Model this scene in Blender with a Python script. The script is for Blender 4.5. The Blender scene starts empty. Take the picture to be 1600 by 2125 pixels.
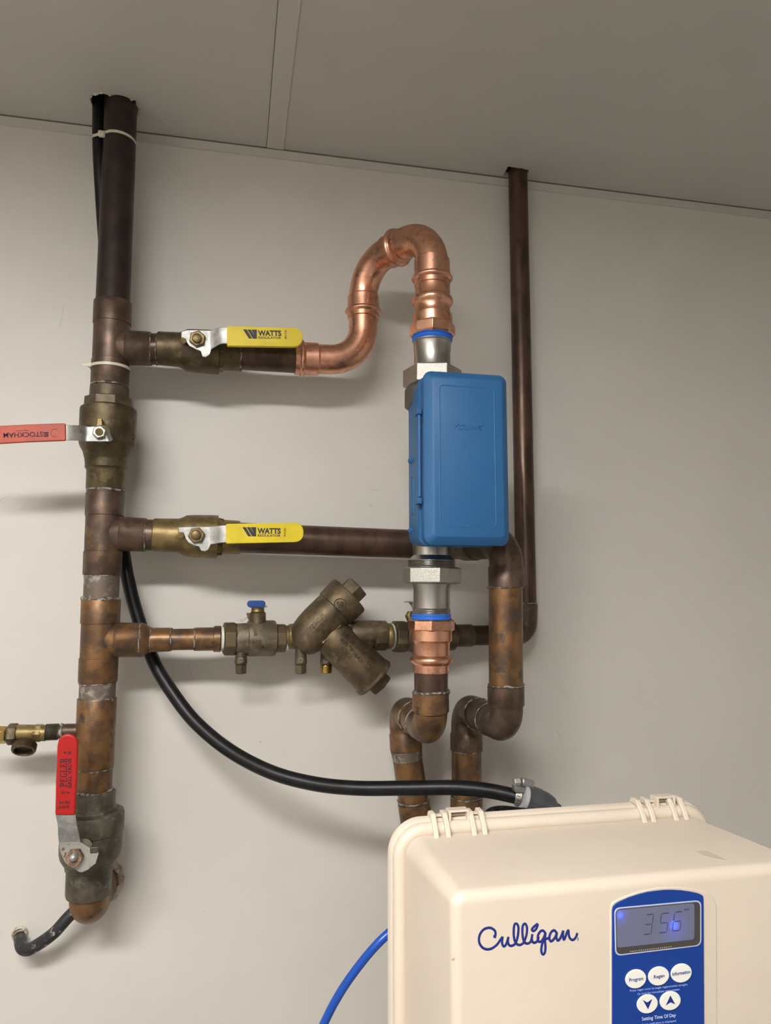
import bpy, bmesh, math, random
from mathutils import Vector, Matrix
random.seed(7)
S = bpy.context.scene
COL = S.collection

# ------------------------------------------------------------------ camera
F = 1495.2; YAW = math.radians(11.98); PITCH = math.radians(6.073)
CAM = Vector((0.0, -1.5, 1.45)); CEIL = CAM.z + 0.954
fwd = Vector((math.sin(YAW)*math.cos(PITCH), math.cos(YAW)*math.cos(PITCH), math.sin(PITCH)))
rgt = Vector((math.cos(YAW), -math.sin(YAW), 0)); upv = rgt.cross(fwd)
cd = bpy.data.cameras.new('camera'); cam = bpy.data.objects.new('camera', cd); COL.objects.link(cam)
cd.sensor_fit = 'HORIZONTAL'; cd.sensor_width = 36; cd.lens = 36*F/1600; cd.clip_start = .02
cam.location = CAM
cam.rotation_euler = Matrix((rgt, upv, -fwd)).transposed().to_euler()
S.camera = cam
S.view_settings.view_transform = 'Standard'; S.view_settings.look = 'None'
S.view_settings.gamma = 1; S.view_settings.use_curve_mapping = False
S.view_settings.exposure = 0.0
w = bpy.data.worlds.new('world'); S.world = w; w.use_nodes = True
w.node_tree.nodes['Background'].inputs[0].default_value = (.9, .95, 1, 1)
w.node_tree.nodes['Background'].inputs[1].default_value = .02
LIGHT = dict(x=-.6, y=-1.95, lx=1.15, ly=.3, power=83.0, color=(1.0, .97, .928))

def ray(px, py): return fwd + rgt*((px-800)/F) - upv*((py-1062.5)/F)
def P(px, py, Y):
    d = ray(px, py); return CAM + d*((Y-CAM.y)/d.y)
def Pz(px, py, z):
    d = ray(px, py); return CAM + d*((z-CAM.z)/d.z)
def Wd(wpx, p): return wpx*((p-CAM).dot(fwd))/F

# --------------------------------------------------------------- materials
MATS = {}
def mat(name, base, rough=.5, metal=0., c2=None, scale=40., lo=.4, hi=.6, bump=0., bscale=200., rvar=0., coat=0., c3=None, s3=15., stretch=None):
    if name in MATS: return MATS[name]
    m = bpy.data.materials.new(name); m.use_nodes = True
    nt = m.node_tree; N = nt.nodes; L = nt.links; b = N['Principled BSDF']
    b.inputs['Base Color'].default_value = (*base, 1)
    b.inputs['Roughness'].default_value = rough; b.inputs['Metallic'].default_value = metal
    b.inputs['Coat Weight'].default_value = coat
    geo = N.new('ShaderNodeNewGeometry'); src = geo.outputs['Position']
    if stretch:
        mp = N.new('ShaderNodeMapping'); mp.inputs['Scale'].default_value = stretch
        L.new(src, mp.inputs['Vector']); src = mp.outputs['Vector']
    def noise(sc, det=5):
        n = N.new('ShaderNodeTexNoise'); n.inputs['Scale'].default_value = sc; n.inputs['Detail'].default_value = det
        n.inputs['Roughness'].default_value = .6; L.new(src, n.inputs['Vector']); return n.outputs['Fac']
    def ramp(v, a, c):
        r = N.new('ShaderNodeMapRange'); r.interpolation_type = 'SMOOTHSTEP'
        r.inputs['From Min'].default_value = a; r.inputs['From Max'].default_value = c
        L.new(v, r.inputs['Value']); return r.outputs['Result']
    cur = None
    if c2:
        mx = N.new('ShaderNodeMix'); mx.data_type = 'RGBA'
        mx.inputs['A'].default_value = (*base, 1); mx.inputs['B'].default_value = (*c2, 1)
        L.new(ramp(noise(scale), lo, hi), mx.inputs['Factor']); cur = mx.outputs['Result']
    if c3:
        mx = N.new('ShaderNodeMix'); mx.data_type = 'RGBA'
        if cur: L.new(cur, mx.inputs['A'])
        else: mx.inputs['A'].default_value = (*base, 1)
        mx.inputs['B'].default_value = (*c3, 1)
        L.new(ramp(noise(s3), .56, .68), mx.inputs['Factor']); cur = mx.outputs['Result']
    if cur: L.new(cur, b.inputs['Base Color'])
    if rvar:
        mr = N.new('ShaderNodeMapRange'); mr.inputs['To Min'].default_value = max(.03, rough-rvar); mr.inputs['To Max'].default_value = rough+rvar
        mr.inputs['From Min'].default_value = .3; mr.inputs['From Max'].default_value = .7
        L.new(noise(scale*.7), mr.inputs['Value']); L.new(mr.outputs['Result'], b.inputs['Roughness'])
    if bump:
        bp = N.new('ShaderNodeBump'); bp.inputs['Strength'].default_value = bump; bp.inputs['Distance'].default_value = .0006
        L.new(noise(bscale, 3), bp.inputs['Height']); L.new(bp.outputs['Normal'], b.inputs['Normal'])
    MATS[name] = m; return m
def wallmat(name, base, dirt, coat=.0, rough=.45):
    m = mat(name, base, rough, 0, c2=tuple(c*.955 for c in base), scale=3.5, lo=.35, hi=.7, bump=.06, bscale=60)
    nt = m.node_tree; N = nt.nodes; L = nt.links; b = N['Principled BSDF']
    src = b.inputs['Base Color'].links[0].from_socket
    geo = N.new('ShaderNodeNewGeometry')
    vo = N.new('ShaderNodeTexVoronoi'); vo.inputs['Scale'].default_value = 14; L.new(geo.outputs['Position'], vo.inputs['Vector'])
    r = N.new('ShaderNodeMapRange'); r.inputs['From Min'].default_value = .035; r.inputs['From Max'].default_value = .02
    L.new(vo.outputs['Distance'], r.inputs['Value'])
    n = N.new('ShaderNodeTexNoise'); n.inputs['Scale'].default_value = 90; L.new(geo.outputs['Position'], n.inputs['Vector'])
    r2 = N.new('ShaderNodeMapRange'); r2.inputs['From Min'].default_value = .55; r2.inputs['From Max'].default_value = .66
    L.new(n.outputs['Fac'], r2.inputs['Value'])
    mu = N.new('ShaderNodeMath'); mu.operation = 'MULTIPLY'; L.new(r.outputs['Result'], mu.inputs[0]); L.new(r2.outputs['Result'], mu.inputs[1])
    mu2 = N.new('ShaderNodeMath'); mu2.operation = 'MULTIPLY'; L.new(mu.outputs[0], mu2.inputs[0]); mu2.inputs[1].default_value = dirt
    mx = N.new('ShaderNodeMix'); mx.data_type = 'RGBA'; L.new(src, mx.inputs['A']); mx.inputs['B'].default_value = (.16, .13, .1, 1)
    L.new(mu2.outputs[0], mx.inputs['Factor']); L.new(mx.outputs['Result'], b.inputs['Base Color'])
    return m

M_wall = wallmat('wall_paint', (.655, .63, .59), .5)
M_ceil = wallmat('ceiling_panel', (.56, .54, .505), .35)
M_trim = mat('trim_paint', (.56, .545, .50), .45)
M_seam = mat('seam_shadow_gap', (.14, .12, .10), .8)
M_gap = mat('gap_dark', (.06, .05, .04), .8)
M_floor = mat('floor_concrete', (.26, .245, .225), .6, c2=(.2, .19, .175), scale=4)
M_side = mat('side_wall_paint', (.60, .575, .535), .6, c2=(.57, .545, .505), scale=3)
M_far = mat('far_wall_paint', (.42, .40, .37), .7, c2=(.38, .36, .33), scale=3)
M_plaster = mat('plaster', (.62, .55, .45), .9, c2=(.38, .32, .24), scale=90, bump=.8, bscale=150)
M_cu = mat('copper_new', (.80, .44, .30), .30, 1, c2=(.68, .35, .23), scale=55, lo=.35, hi=.7, rvar=.07, bump=.04, bscale=500, c3=(.66, .34, .225), s3=28)
M_riser = mat('copper_riser', (.022, .014, .013), .42, .3, c2=(.038, .023, .019), scale=22, rvar=.1)
M_cub = mat('copper_brown', (.125, .080, .058), .42, .5, c2=(.075, .050, .035), scale=38, c3=(.17, .105, .055), s3=22, rvar=.1, bump=.06)
M_cup = mat('copper_pipe_brown', (.105, .062, .045), .38, .6, c2=(.062, .040, .029), scale=30, rvar=.1, stretch=(1, 1, .35))
M_cua = mat('copper_amber', (.23, .122, .052), .42, .6, c2=(.11, .066, .040), scale=26, lo=.38, hi=.62, c3=(.075, .058, .048), s3=38, rvar=.1, bump=.08)
M_cud = mat('copper_patina', (.16, .125, .10), .6, .45, c2=(.33, .31, .28), scale=55, lo=.5, hi=.66, c3=(.10, .06, .04), s3=30, bump=.15)
M_br = mat('brass_cast', (.12, .090, .045), .42, .6, c2=(.07, .053, .030), scale=40, c3=(.16, .12, .06), s3=50, rvar=.1, bump=.35, bscale=550)
M_brg = mat('brass_golden', (.26, .195, .082), .42, .7, c2=(.165, .12, .055), scale=45, bump=.3, bscale=550)
M_brd = mat('brass_dark', (.085, .065, .042), .5, .5, c2=(.13, .1, .06), scale=50, bump=.35, bscale=500)
M_brp = mat('brass_grey', (.13, .112, .082), .5, .5, c2=(.08, .068, .05), scale=35, c3=(.16, .165, .135), s3=60, bump=.35, bscale=400)
M_brs = mat('brass_bright', (.52, .38, .14), .22, 1, c2=(.42, .29, .1), scale=60)
M_febco = mat('bronze_cast', (.15, .110, .062), .45, .6, c2=(.085, .063, .038), scale=24, c3=(.20, .15, .09), s3=40, rvar=.08, bump=.6, bscale=620)
M_febp = mat('bronze_pale', (.21, .175, .125), .5, .5, c2=(.12, .098, .068), scale=40, bump=.5, bscale=620)
M_cast = mat('bronze_letter_shade', (.075, .055, .032), .5, .5, bump=.3)  # darkened bronze: the cast letters' edge shadow put into their colour
M_sold = mat('solder', (.33, .315, .285), .6, .3, c2=(.10, .075, .055), scale=110, lo=.46, hi=.54, bump=.8, bscale=700)
M_tape = mat('thread_tape', (.72, .72, .66), .7, 0, c2=(.55, .58, .5), scale=200)
M_zinc = mat('zinc_plate', (.50, .50, .49), .48, .75, c2=(.36, .36, .35), scale=60, rvar=.1, bump=.1)
M_zincd = mat('zinc_worn', (.40, .385, .36), .45, .8, c2=(.3, .28, .25), scale=60, c3=(.2, .16, .13), s3=90)
M_rust = mat('zinc_rusty', (.42, .41, .38), .5, .5, c2=(.20, .10, .055), scale=70, lo=.54, hi=.62, bump=.5, bscale=400)
M_rustn = mat('rusty_nut', (.24, .16, .11), .6, .5, c2=(.12, .07, .045), scale=120, bump=.5)
M_ss = mat('steel_satin', (.44, .43, .41), .33, 1, c2=(.37, .36, .345), scale=30, rvar=.05)
M_ssc = mat('steel_cast', (.47, .455, .42), .42, .95, c2=(.38, .37, .34), scale=500, bump=.7, bscale=700)
M_ssd = mat('steel_side', (.22, .21, .195), .5, .9, bump=.15)
M_ygrip = mat('yellow_vinyl', (.70, .55, .006), .42, 0, c2=(.62, .48, .006), scale=14)
M_rgrip = mat('red_vinyl', (.40, .007, .006), .38, 0)
M_ogrip = mat('orange_red_vinyl', (.44, .045, .010), .45, 0, c2=(.36, .032, .008), scale=30)
M_ink = mat('ink', (.012, .014, .022), .5)
M_inkb = mat('ink_faded', (.018, .008, .016), .7)
M_tie = mat('nylon_tie', (.62, .585, .47), .4, 0)
M_blk = mat('black_rubber', (.006, .006, .007), .38, 0, c2=(.010, .010, .012), scale=50)
M_blk.node_tree.nodes['Principled BSDF'].inputs['Specular IOR Level'].default_value = .28
M_blkd = mat('black_dusty', (.016, .016, .019), .5, 0, c2=(.32, .31, .29), scale=110, lo=.57, hi=.72, c3=(.03, .03, .035), s3=60)
M_grayp = mat('grey_plastic', (.075, .078, .088), .38, 0, c2=(.06, .063, .07), scale=50)
M_greyl = mat('light_grey_plastic', (.38, .38, .40), .4)
M_blue = mat('blue_plastic', (.020, .120, .300), .5, 0, c2=(.018, .112, .288), scale=8, bump=.03, bscale=900)
M_bring = mat('blue_seal', (.02, .14, .62), .35)
M_bknob = mat('blue_knob', (.004, .045, .25), .3, coat=.3)
M_btube = mat('blue_tube', (.003, .058, .36), .32, coat=.1)
M_cream = mat('cream_plastic', (.60, .522, .432), .42, 0, c2=(.585, .507, .42), scale=10, bump=.02, bscale=700)
M_scuff = mat('scuff', (.42, .34, .25), .6)
M_panel = mat('panel_blue', (.003, .036, .235), .4)
M_lbtn = mat('button_white', (.72, .71, .68), .4)
M_lbord = mat('lcd_border', (.45, .50, .68), .3)
M_lcdk = mat('lcd_dark', (.055, .05, .05), .3)
M_lseg = mat('lcd_segment', (.035, .04, .09), .4)
M_logo = mat('logo_navy', (.010, .022, .17), .35)
M_ltxt = mat('panel_text', (.25, .36, .68), .4)
M_gold = mat('gold_dots', (.45, .4, .3), .4)
M_tank = mat('tank_resin', (.5, .47, .42), .5)

def emat(name, color, strength):
    m = bpy.data.materials.new(name); m.use_nodes = True; b = m.node_tree.nodes['Principled BSDF']
    b.inputs['Base Color'].default_value = (.8, .8, .8, 1)
    b.inputs['Emission Color'].default_value = (*color, 1); b.inputs['Emission Strength'].default_value = strength
    return m
M_lamp = emat('lamp_diffuser', LIGHT['color'], LIGHT['power'])

# ------------------------------------------------------------ mesh helpers
def wloc(o):
    v = Vector((0, 0, 0))
    while o is not None:
        v += o.location; o = o.parent
    return v
def obj(name, bm, material, parent=None, ang=35, bevel=0, bseg=3, origin=None):
    bmesh.ops.recalc_face_normals(bm, faces=bm.faces)
    me = bpy.data.meshes.new(name)
    if parent is None:
        if origin is None:
            mn = Vector([min(v.co[i] for v in bm.verts) for i in range(3)]); mx = Vector([max(v.co[i] for v in bm.verts) for i in range(3)])
            origin = (mn+mx)/2; origin.z = mn.z
        off = origin
    else: off = wloc(parent)
    bmesh.ops.translate(bm, verts=bm.verts, vec=-off)
    for f in bm.faces: f.smooth = True
    for e in bm.edges:
        if len(e.link_faces) == 2 and e.calc_face_angle(0) > math.radians(ang): e.smooth = False
    bm.to_mesh(me); bm.free()
    me.materials.append(material)
    o = bpy.data.objects.new(name, me); COL.objects.link(o)
    if parent is None: o.location = off
    else: o.parent = parent
    if bevel:
        md = o.modifiers.new('bevel', 'BEVEL'); md.width = bevel; md.segments = bseg; md.limit_method = 'ANGLE'; md.angle_limit = math.radians(40)
    return o
def tag(o, label, cat, group=None):
    o['label'] = label; o['category'] = cat
    if group: o['group'] = group
    return o
def thing(name, label, cat, loc, group=None):
    o = bpy.data.objects.new(name, None); o.empty_display_size = .02; COL.objects.link(o); o.location = loc
    return tag(o, label, cat, group)
def struct(name, bm, m, parent=None, bevel=0):
    o = obj(name, bm, m, parent, bevel=bevel, origin=Vector((0, 0, 0)) if parent is None else None)
    if parent is None: o['kind'] = 'structure'
    return o

def sweep(bm, pts, rad, seg=40, closed=False, caps=True, rot=0., noise=0.):
    n = len(pts); tans = []
    for i in range(n):
        if closed: a, b = pts[i-1], pts[(i+1) % n]
        else:
            j = i; k = i
            while j > 0 and (pts[j]-pts[i]).length < 1e-5: j -= 1
            while k < n-1 and (pts[k]-pts[i]).length < 1e-5: k += 1
            a, b = pts[j], pts[k]
        tans.append((b-a).normalized())
    t0 = tans[0]; ref = Vector((0, -1, 0)) if abs(t0.y) < .9 else Vector((0, 0, 1))
    u = (ref - t0*ref.dot(t0)).normalized(); rings = []; prev = t0
    for i in range(n):
        t = tans[i]
        if i: u = prev.rotation_difference(t) @ u; u = (u - t*u.dot(t)).normalized()
        prev = t; v = t.cross(u); ring = []
        for k in range(seg):
            a = 2*math.pi*k/seg + rot
            r = rad[i]*(1+random.uniform(-noise, noise)) if noise else rad[i]
            ring.append(bm.verts.new(pts[i] + (u*math.cos(a)+v*math.sin(a))*r))
        rings.append(ring)
    m = n if closed else n-1
    for i in range(m):
        A, B = rings[i], rings[(i+1) % n]
        for k in range(seg): bm.faces.new((A[k], A[(k+1) % seg], B[(k+1) % seg], B[k]))
    if caps and not closed:
        bm.faces.new(rings[0]); bm.faces.new(rings[-1])
    return bm
def st(stations, Y):
    """pixel stations (x, y, width[, depth]) -> world points, radii"""
    pts = []; rad = []
    for s in stations:
        p = P(s[0], s[1], s[3] if len(s) > 3 else Y); pts.append(p); rad.append(Wd(s[2], p)/2)
    return pts, rad
def run(stations, Y, seg=40, rot=0., bm=None, straight=True):
    bm = bm or bmesh.new(); pts, rad = st(stations, Y)
    if straight:
        a, b = pts[0], pts[-1]; d = (b-a).normalized(); pts = [a+d*max(0, (p-a).dot(d)) for p in pts]
    return sweep(bm, pts, rad, seg, rot=rot)
def fillet(pts, r, n=12):
    out = [pts[0]]
    for i in range(1, len(pts)-1):
        p = pts[i]; a = (pts[i-1]-p); b = (pts[i+1]-p); rr = r[i-1] if isinstance(r, (list, tuple)) else r
        th = a.angle(b); t = rr/math.tan(th/2); t = min(t, a.length*.95, b.length*.95); rr = t*math.tan(th/2)
        a.normalize(); b.normalize(); c = p+(a+b).normalized()*(rr/math.sin(th/2))
        s = p+a*t-c; e = p+b*t-c; q = s.rotation_difference(e)
        from mathutils import Quaternion
        for k in range(n+1): out.append(c+Quaternion().slerp(q, k/n) @ s)
    out.append(pts[-1]); return out
def spline(pts, n=10):
    out = []; m = len(pts)
    for i in range(m-1):
        p0 = pts[max(0, i-1)]; p1 = pts[i]; p2 = pts[i+1]; p3 = pts[min(m-1, i+2)]
        for k in range(n):
            t = k/n
            out.append(.5*((2*p1)+(-p0+p2)*t+(2*p0-5*p1+4*p2-p3)*t*t+(-p0+3*p1-3*p2+p3)*t**3))
    out.append(pts[-1]); return out
def ring(center, axis, R, r, noise=.35, seg=48, bm=None):
    bm = bm or bmesh.new(); axis = axis.normalized(); u = axis.orthogonal().normalized(); v = axis.cross(u)
    pts = []; rad = []
    c1 = [random.uniform(-1, 1) for _ in range(14)]; c2 = [random.uniform(-1, 1) for _ in range(19)]
    def sm(c, f):
        x = f*len(c); i = int(x); t = x-i; t = t*t*(3-2*t); return c[i % len(c)]*(1-t)+c[(i+1) % len(c)]*t
    for k in range(seg):
        a = 2*math.pi*k/seg; j = sm(c1, k/seg)*r*noise*1.3
        pts.append(center+(u*math.cos(a)+v*math.sin(a))*R+axis*j); rad.append(r*(.85+sm(c2, k/seg)*noise*.9))
    return sweep(bm, pts, rad, 8, closed=True)
def solder(px, py, wpx, Y, parent, axis=(0, 0, 1), r=.0016, name='solder_ring', noise=.6):
    r *= .78
    p = P(px, py, Y); return obj(name, ring(p, Vector(axis), Wd(wpx, p)/2, r, noise), M_sold, parent, ang=80)
def band(path, h, t, bm=None, up=Vector((0, 0, 1))):
    bm = bm or bmesh.new(); n = len(path); R = []
    for i in range(n):
        tn = (path[(i+1) % n]-path[i-1]).normalized(); nn = tn.cross(up).normalized(); p = path[i]
        R.append([bm.verts.new(p+nn*a+up*b) for a, b in ((0, -h/2), (t, -h/2), (t, h/2), (0, h/2))])
    for i in range(n):
        A, B = R[i], R[(i+1) % n]
        for k in range(4): bm.faces.new((A[k], A[(k+1) % 4], B[(k+1) % 4], B[k]))
    return bm
def circle(c, axis, R, n=48):
    axis = axis.normalized(); u = axis.orthogonal().normalized(); v = axis.cross(u)
    return [c+(u*math.cos(2*math.pi*k/n)+v*math.sin(2*math.pi*k/n))*R for k in range(n)]
def poly(pts, vec, bm=None):
    """world-space planar outline extruded by vec"""
    bm = bm or bmesh.new(); A = [bm.verts.new(p) for p in pts]; B = [bm.verts.new(p+vec) for p in pts]; n = len(pts)
    bm.faces.new(A); bm.faces.new(B[::-1])
    for i in range(n): bm.faces.new((A[i], A[(i+1) % n], B[(i+1) % n], B[i]))
    return bm
def ppoly(out, Y, t, bm=None): return poly([P(x, y, Y) for x, y in out], Vector((0, t, 0)), bm)
def strip(rows, t, bm=None):
    """bent plate: rows of (x1,y1,x2,y2,Y) edge pairs, thickness t along +Y"""
    bm = bm or bmesh.new(); F_ = []; B_ = []
    for x1, y1, x2, y2, Y in rows:
        a, b = P(x1, y1, Y), P(x2, y2, Y); F_.append((bm.verts.new(a), bm.verts.new(b)))
        B_.append((bm.verts.new(a+Vector((0, t, 0))), bm.verts.new(b+Vector((0, t, 0)))))
    for i in range(len(rows)-1):
        (a, b), (c, d) = F_[i], F_[i+1]; (e, f), (g, h) = B_[i], B_[i+1]
        bm.faces.new((a, b, d, c)); bm.faces.new((e, g, h, f)); bm.faces.new((a, c, g, e)); bm.faces.new((b, f, h, d))
    (a, b), (e, f) = F_[0], B_[0]; bm.faces.new((a, e, f, b))
    (a, b), (e, f) = F_[-1], B_[-1]; bm.faces.new((a, b, f, e)); return bm
def box(c, sx, sy, sz, bm=None, rot=None):
    bm = bm or bmesh.new(); r = bmesh.ops.create_cube(bm, size=1)
    for v in r['verts']:
        q = Vector((v.co.x*sx, v.co.y*sy, v.co.z*sz)); v.co = Vector(c)+((rot @ q) if rot else q)
    return bm
def cyl(a, b, ra, rb=None, seg=32, rot=0., bm=None):
    bm = bm or bmesh.new(); return sweep(bm, [Vector(a), Vector(b)], [ra, ra if rb is None else rb], seg, rot=rot)
def hexnut(px, py, Y, wpx, depth, rot=0., bm=None, dirv=(0, 1, 0), seg=6):
    p = P(px, py, Y); r = Wd(wpx, p)/2; d = Vector(dirv).normalized()
    bm = bm or bmesh.new(); return sweep(bm, [p, p+d*depth*.15, p+d*depth], [r*.88, r, r], seg, rot=rot)
def dome(px, py, Y, wpx, depth, bm=None, tip=.35):
    p = P(px, py, Y); r = Wd(wpx, p)/2; bm = bm or bmesh.new(); pts = []; rr = []
    for k in range(7):
        a = k/6*math.pi/2; pts.append(p+Vector((0, (1-math.sin(a))*r*tip, 0))); rr.append(max(.0002, r*math.cos(a)))
    pts = pts[::-1]; rr = rr[::-1]; pts.append(p+Vector((0, depth, 0))); rr.append(r)
    return sweep(bm, pts, rr, 24)
def rr_ring(bm, Y, x0, x1, z0, z1, r, n=8):
    out = []
    for cx, cz, a0 in ((x1-r, z1-r, 0), (x0+r, z1-r, 90), (x0+r, z0+r, 180), (x1-r, z0+r, 270)):
        for k in range(n+1):
            a = math.radians(a0+90*k/n); out.append(Vector((cx+r*math.cos(a), Y, cz+r*math.sin(a))))
    return out
def rloft(secs, n=8, bm=None):
    bm = bm or bmesh.new(); R = [[bm.verts.new(p) for p in rr_ring(bm, *s, n)] for s in secs]
    for A, B in zip(R, R[1:]):
        m = len(A)
        for k in range(m): bm.faces.new((A[k], A[(k+1) % m], B[(k+1) % m], B[k]))
    bm.faces.new(R[0]); bm.faces.new(R[-1][::-1]); return bm
def text(s, p0, p1, hpx, Y, t=.0004, bold=0., cylinder=None, mirror=False):
    """lettering on the plane y=Y: baseline from pixel p0 to p1, cap height hpx"""
    cu = bpy.data.curves.new('t', 'FONT'); cu.body = s; cu.size = 1; cu.offset = bold; cu.resolution_u = 3
    o = bpy.data.objects.new('t', cu); COL.objects.link(o)
    bpy.context.view_layer.update()
    me = bpy.data.meshes.new_from_object(o); bpy.data.objects.remove(o)
    bm = bmesh.new(); bm.from_mesh(me); bpy.data.meshes.remove(me)
    x0 = min(v.co.x for v in bm.verts); x1 = max(v.co.x for v in bm.verts)
    a = P(*p0, Y); b = P(*p1, Y); X = b-a; Lx = X.length; X.normalize(); U = Vector((0, -1, 0)).cross(X)
    h = Wd(hpx, a)
    r = bmesh.ops.extrude_face_region(bm, geom=bm.faces[:])
    for e in r['geom']:
        if isinstance(e, bmesh.types.BMVert): e.co.z = 1
    for v in bm.verts:
        q = v.co.copy(); xx = (q.x-x0)/(x1-x0)*Lx
        v.co = a+X*xx+U*(q.y/.73*h)+Vector((0, -t*q.z, 0))
    if cylinder: wrap(bm, Y, *cylinder)
    return bm
def wrap(bm, Y, A, B, r):
    ax = Vector((B.x-A.x, 0, B.z-A.z)).normalized(); nn = Vector((-ax.z, 0, ax.x))
    for v in bm.verts:
        d = Vector((v.co.x-A.x, 0, v.co.z-A.z)).dot(nn); d = max(-r*.97, min(r*.97, d))
        v.co.y = A.y-math.sqrt(r*r-d*d)+(v.co.y-Y)
def strokes(lines, wpx, Y, t=.0004, bm=None, smooth=True, n=5):
    bm = bm or bmesh.new()
    for ln in lines:
        pts = [P(x, y, Y) for x, y in ln]
        if smooth and len(pts) > 2: pts = spline(pts, n)
        r = Wd(wpx, pts[0])/2; b2 = bmesh.new(); sweep(b2, pts, [r]*len(pts), 10)
        for v in b2.verts: v.co.y = Y+(v.co.y-Y)*(t/r)
        me = bpy.data.meshes.new('x'); b2.to_mesh(me); b2.free(); bm.from_mesh(me); bpy.data.meshes.remove(me)
    return bm

# ---------------------------------------------------------------- the room
XL, XR, YB = -1.6, 2.1, -3.0; TOP = CEIL+.34
def slab(x0, x1, y0, y1, z0, z1, bm=None): return box(((x0+x1)/2, (y0+y1)/2, (z0+z1)/2), x1-x0, y1-y0, z1-z0, bm)
struct('floor', slab(XL-.1, XR+.1, YB-.1, .1, -.1, 0), M_floor)
struct('wall_left', slab(XL-.1, XL, YB, 0, 0, TOP), M_side)
struct('wall_right', slab(XR, XR+.1, YB, 0, 0, TOP), M_side)
struct('wall_front', slab(XL-.1, XR+.1, YB-.1, YB, 0, TOP), M_far)
# back wall: a solid slab
wall = struct('wall_back', slab(XL-.1, XR+.1, 0, .1, 0, TOP), M_wall)
# ceiling panel with two cut holes, unseen deck added above to keep light out
holeA = [(186, 203), (191, 197), (198, 194), (207, 192.5), (217, 193), (225, 195), (232, 197), (240, 198), (247, 199.5), (252, 204), (256, 203), (262, 205), (269, 205), (276, 206.5), (281.6, 208), (284, 213), (285.4, 218), (288, 224), (289, 230), (286, 236), (283, 241), (272, 250), (250, 253), (222, 250), (198, 240), (190, 222)]
holeB = [(1041, 369), (1054.5, 345.5), (1076, 349), (1085, 351), (1098, 353), (1092, 366), (1090, 378)]
hA = [Pz(x, y, CEIL) for x, y in holeA]; hB = [Pz(x, y, CEIL) for x, y in holeB]
hB = [Vector((p.x, min(p.y, -.0065), CEIL)) for p in hB]
bm = bmesh.new(); edges = []
for loop in ([Vector((XL, YB, CEIL)), Vector((XR, YB, CEIL)), Vector((XR, 0, CEIL)), Vector((XL, 0, CEIL))], hA, hB):
    vs = [bm.verts.new(p) for p in loop]; edges += [bm.edges.new((vs[i], vs[(i+1) % len(vs)])) for i in range(len(vs))]
bmesh.ops.triangle_fill(bm, edges=edges, use_beauty=True, use_dissolve=False)
def inside(p, L_):
    c_ = False
    for i in range(len(L_)):
        a_, b_ = L_[i], L_[i-1]
        if (a_.y > p.y) != (b_.y > p.y) and p.x < (b_.x-a_.x)*(p.y-a_.y)/(b_.y-a_.y)+a_.x: c_ = not c_
    return c_
dead = [f for f in bm.faces if inside(f.calc_center_median(), hA) or inside(f.calc_center_median(), hB)]
bmesh.ops.delete(bm, geom=dead, context='FACES_ONLY')
r = bmesh.ops.extrude_face_region(bm, geom=bm.faces[:])
for e in r['geom']:
    if isinstance(e, bmesh.types.BMVert): e.co.z += .012
slab(XL, XR, YB, 0, TOP-.05, TOP, bm)
ceil_o = struct('ceiling', bm, M_ceil)
# ragged rim of the left hole
bm = bmesh.new(); A = []; B = []; C_ = []
c = sum(hA, Vector())/len(hA)
hAf = []
for i in range(len(hA)):
    for k in range(3): hAf.append(hA[i].lerp(hA[(i+1) % len(hA)], k/3))
for p in hAf:
    d = (p-c).normalized(); A.append(bm.verts.new(p+d*random.uniform(.001, .0045))); B.append(bm.verts.new(p-d*random.uniform(0, .004)+Vector((0, 0, -.0005-random.random()*.003)))); C_.append(bm.verts.new(p-d*.001+Vector((0, 0, .012))))
n = len(hAf)
for i in range(n):
    j = (i+1) % n; bm.faces.new((A[i], A[j], B[j], B[i])); bm.faces.new((B[i], B[j], C_[j], C_[i]))
obj('hole_rim', bm, M_plaster, ceil_o, ang=10)
# corner trim along wall/ceiling, and the seam strip on the ceiling
zc = P(0, 260, 0).z; zc2 = P(1600, 455, 0).z
tz = min(CEIL-.006, max(.5, (zc+zc2)/2))
bm = slab(XL, XR, -.004, 0, tz, CEIL-.0025); struct('trim_1', bm, M_trim)
struct('trim_gap_shade', slab(XL, XR, -.0052, 0, CEIL-.0025, CEIL), M_seam)  # dark strip paints the shaded gap above the corner trim
struct('void_shade_board', slab(XL, XR, -.0055, -.0002, CEIL+.0005, TOP-.06), M_gap)  # dark board added so the ceiling hole looks shaded inside
sx0 = Pz(556, 300, CEIL).x; sx1 = Pz(589, 300, CEIL).x; dx0 = Pz(575, 0, CEIL).x; dx1 = Pz(625, 0, CEIL).x
xa = (sx0+dx0)/2; xb = (sx1+dx1)/2
struct('trim_3', slab(xa, xb, YB, -.006, CEIL-.0022, CEIL), M_trim, bevel=.0006)
struct('seam_gap_shade', slab(xa-.0012, xa, YB, -.006, CEIL-.0008, CEIL), M_seam)  # thin dark strip coloured as the shaded gap beside the seam strip
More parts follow.
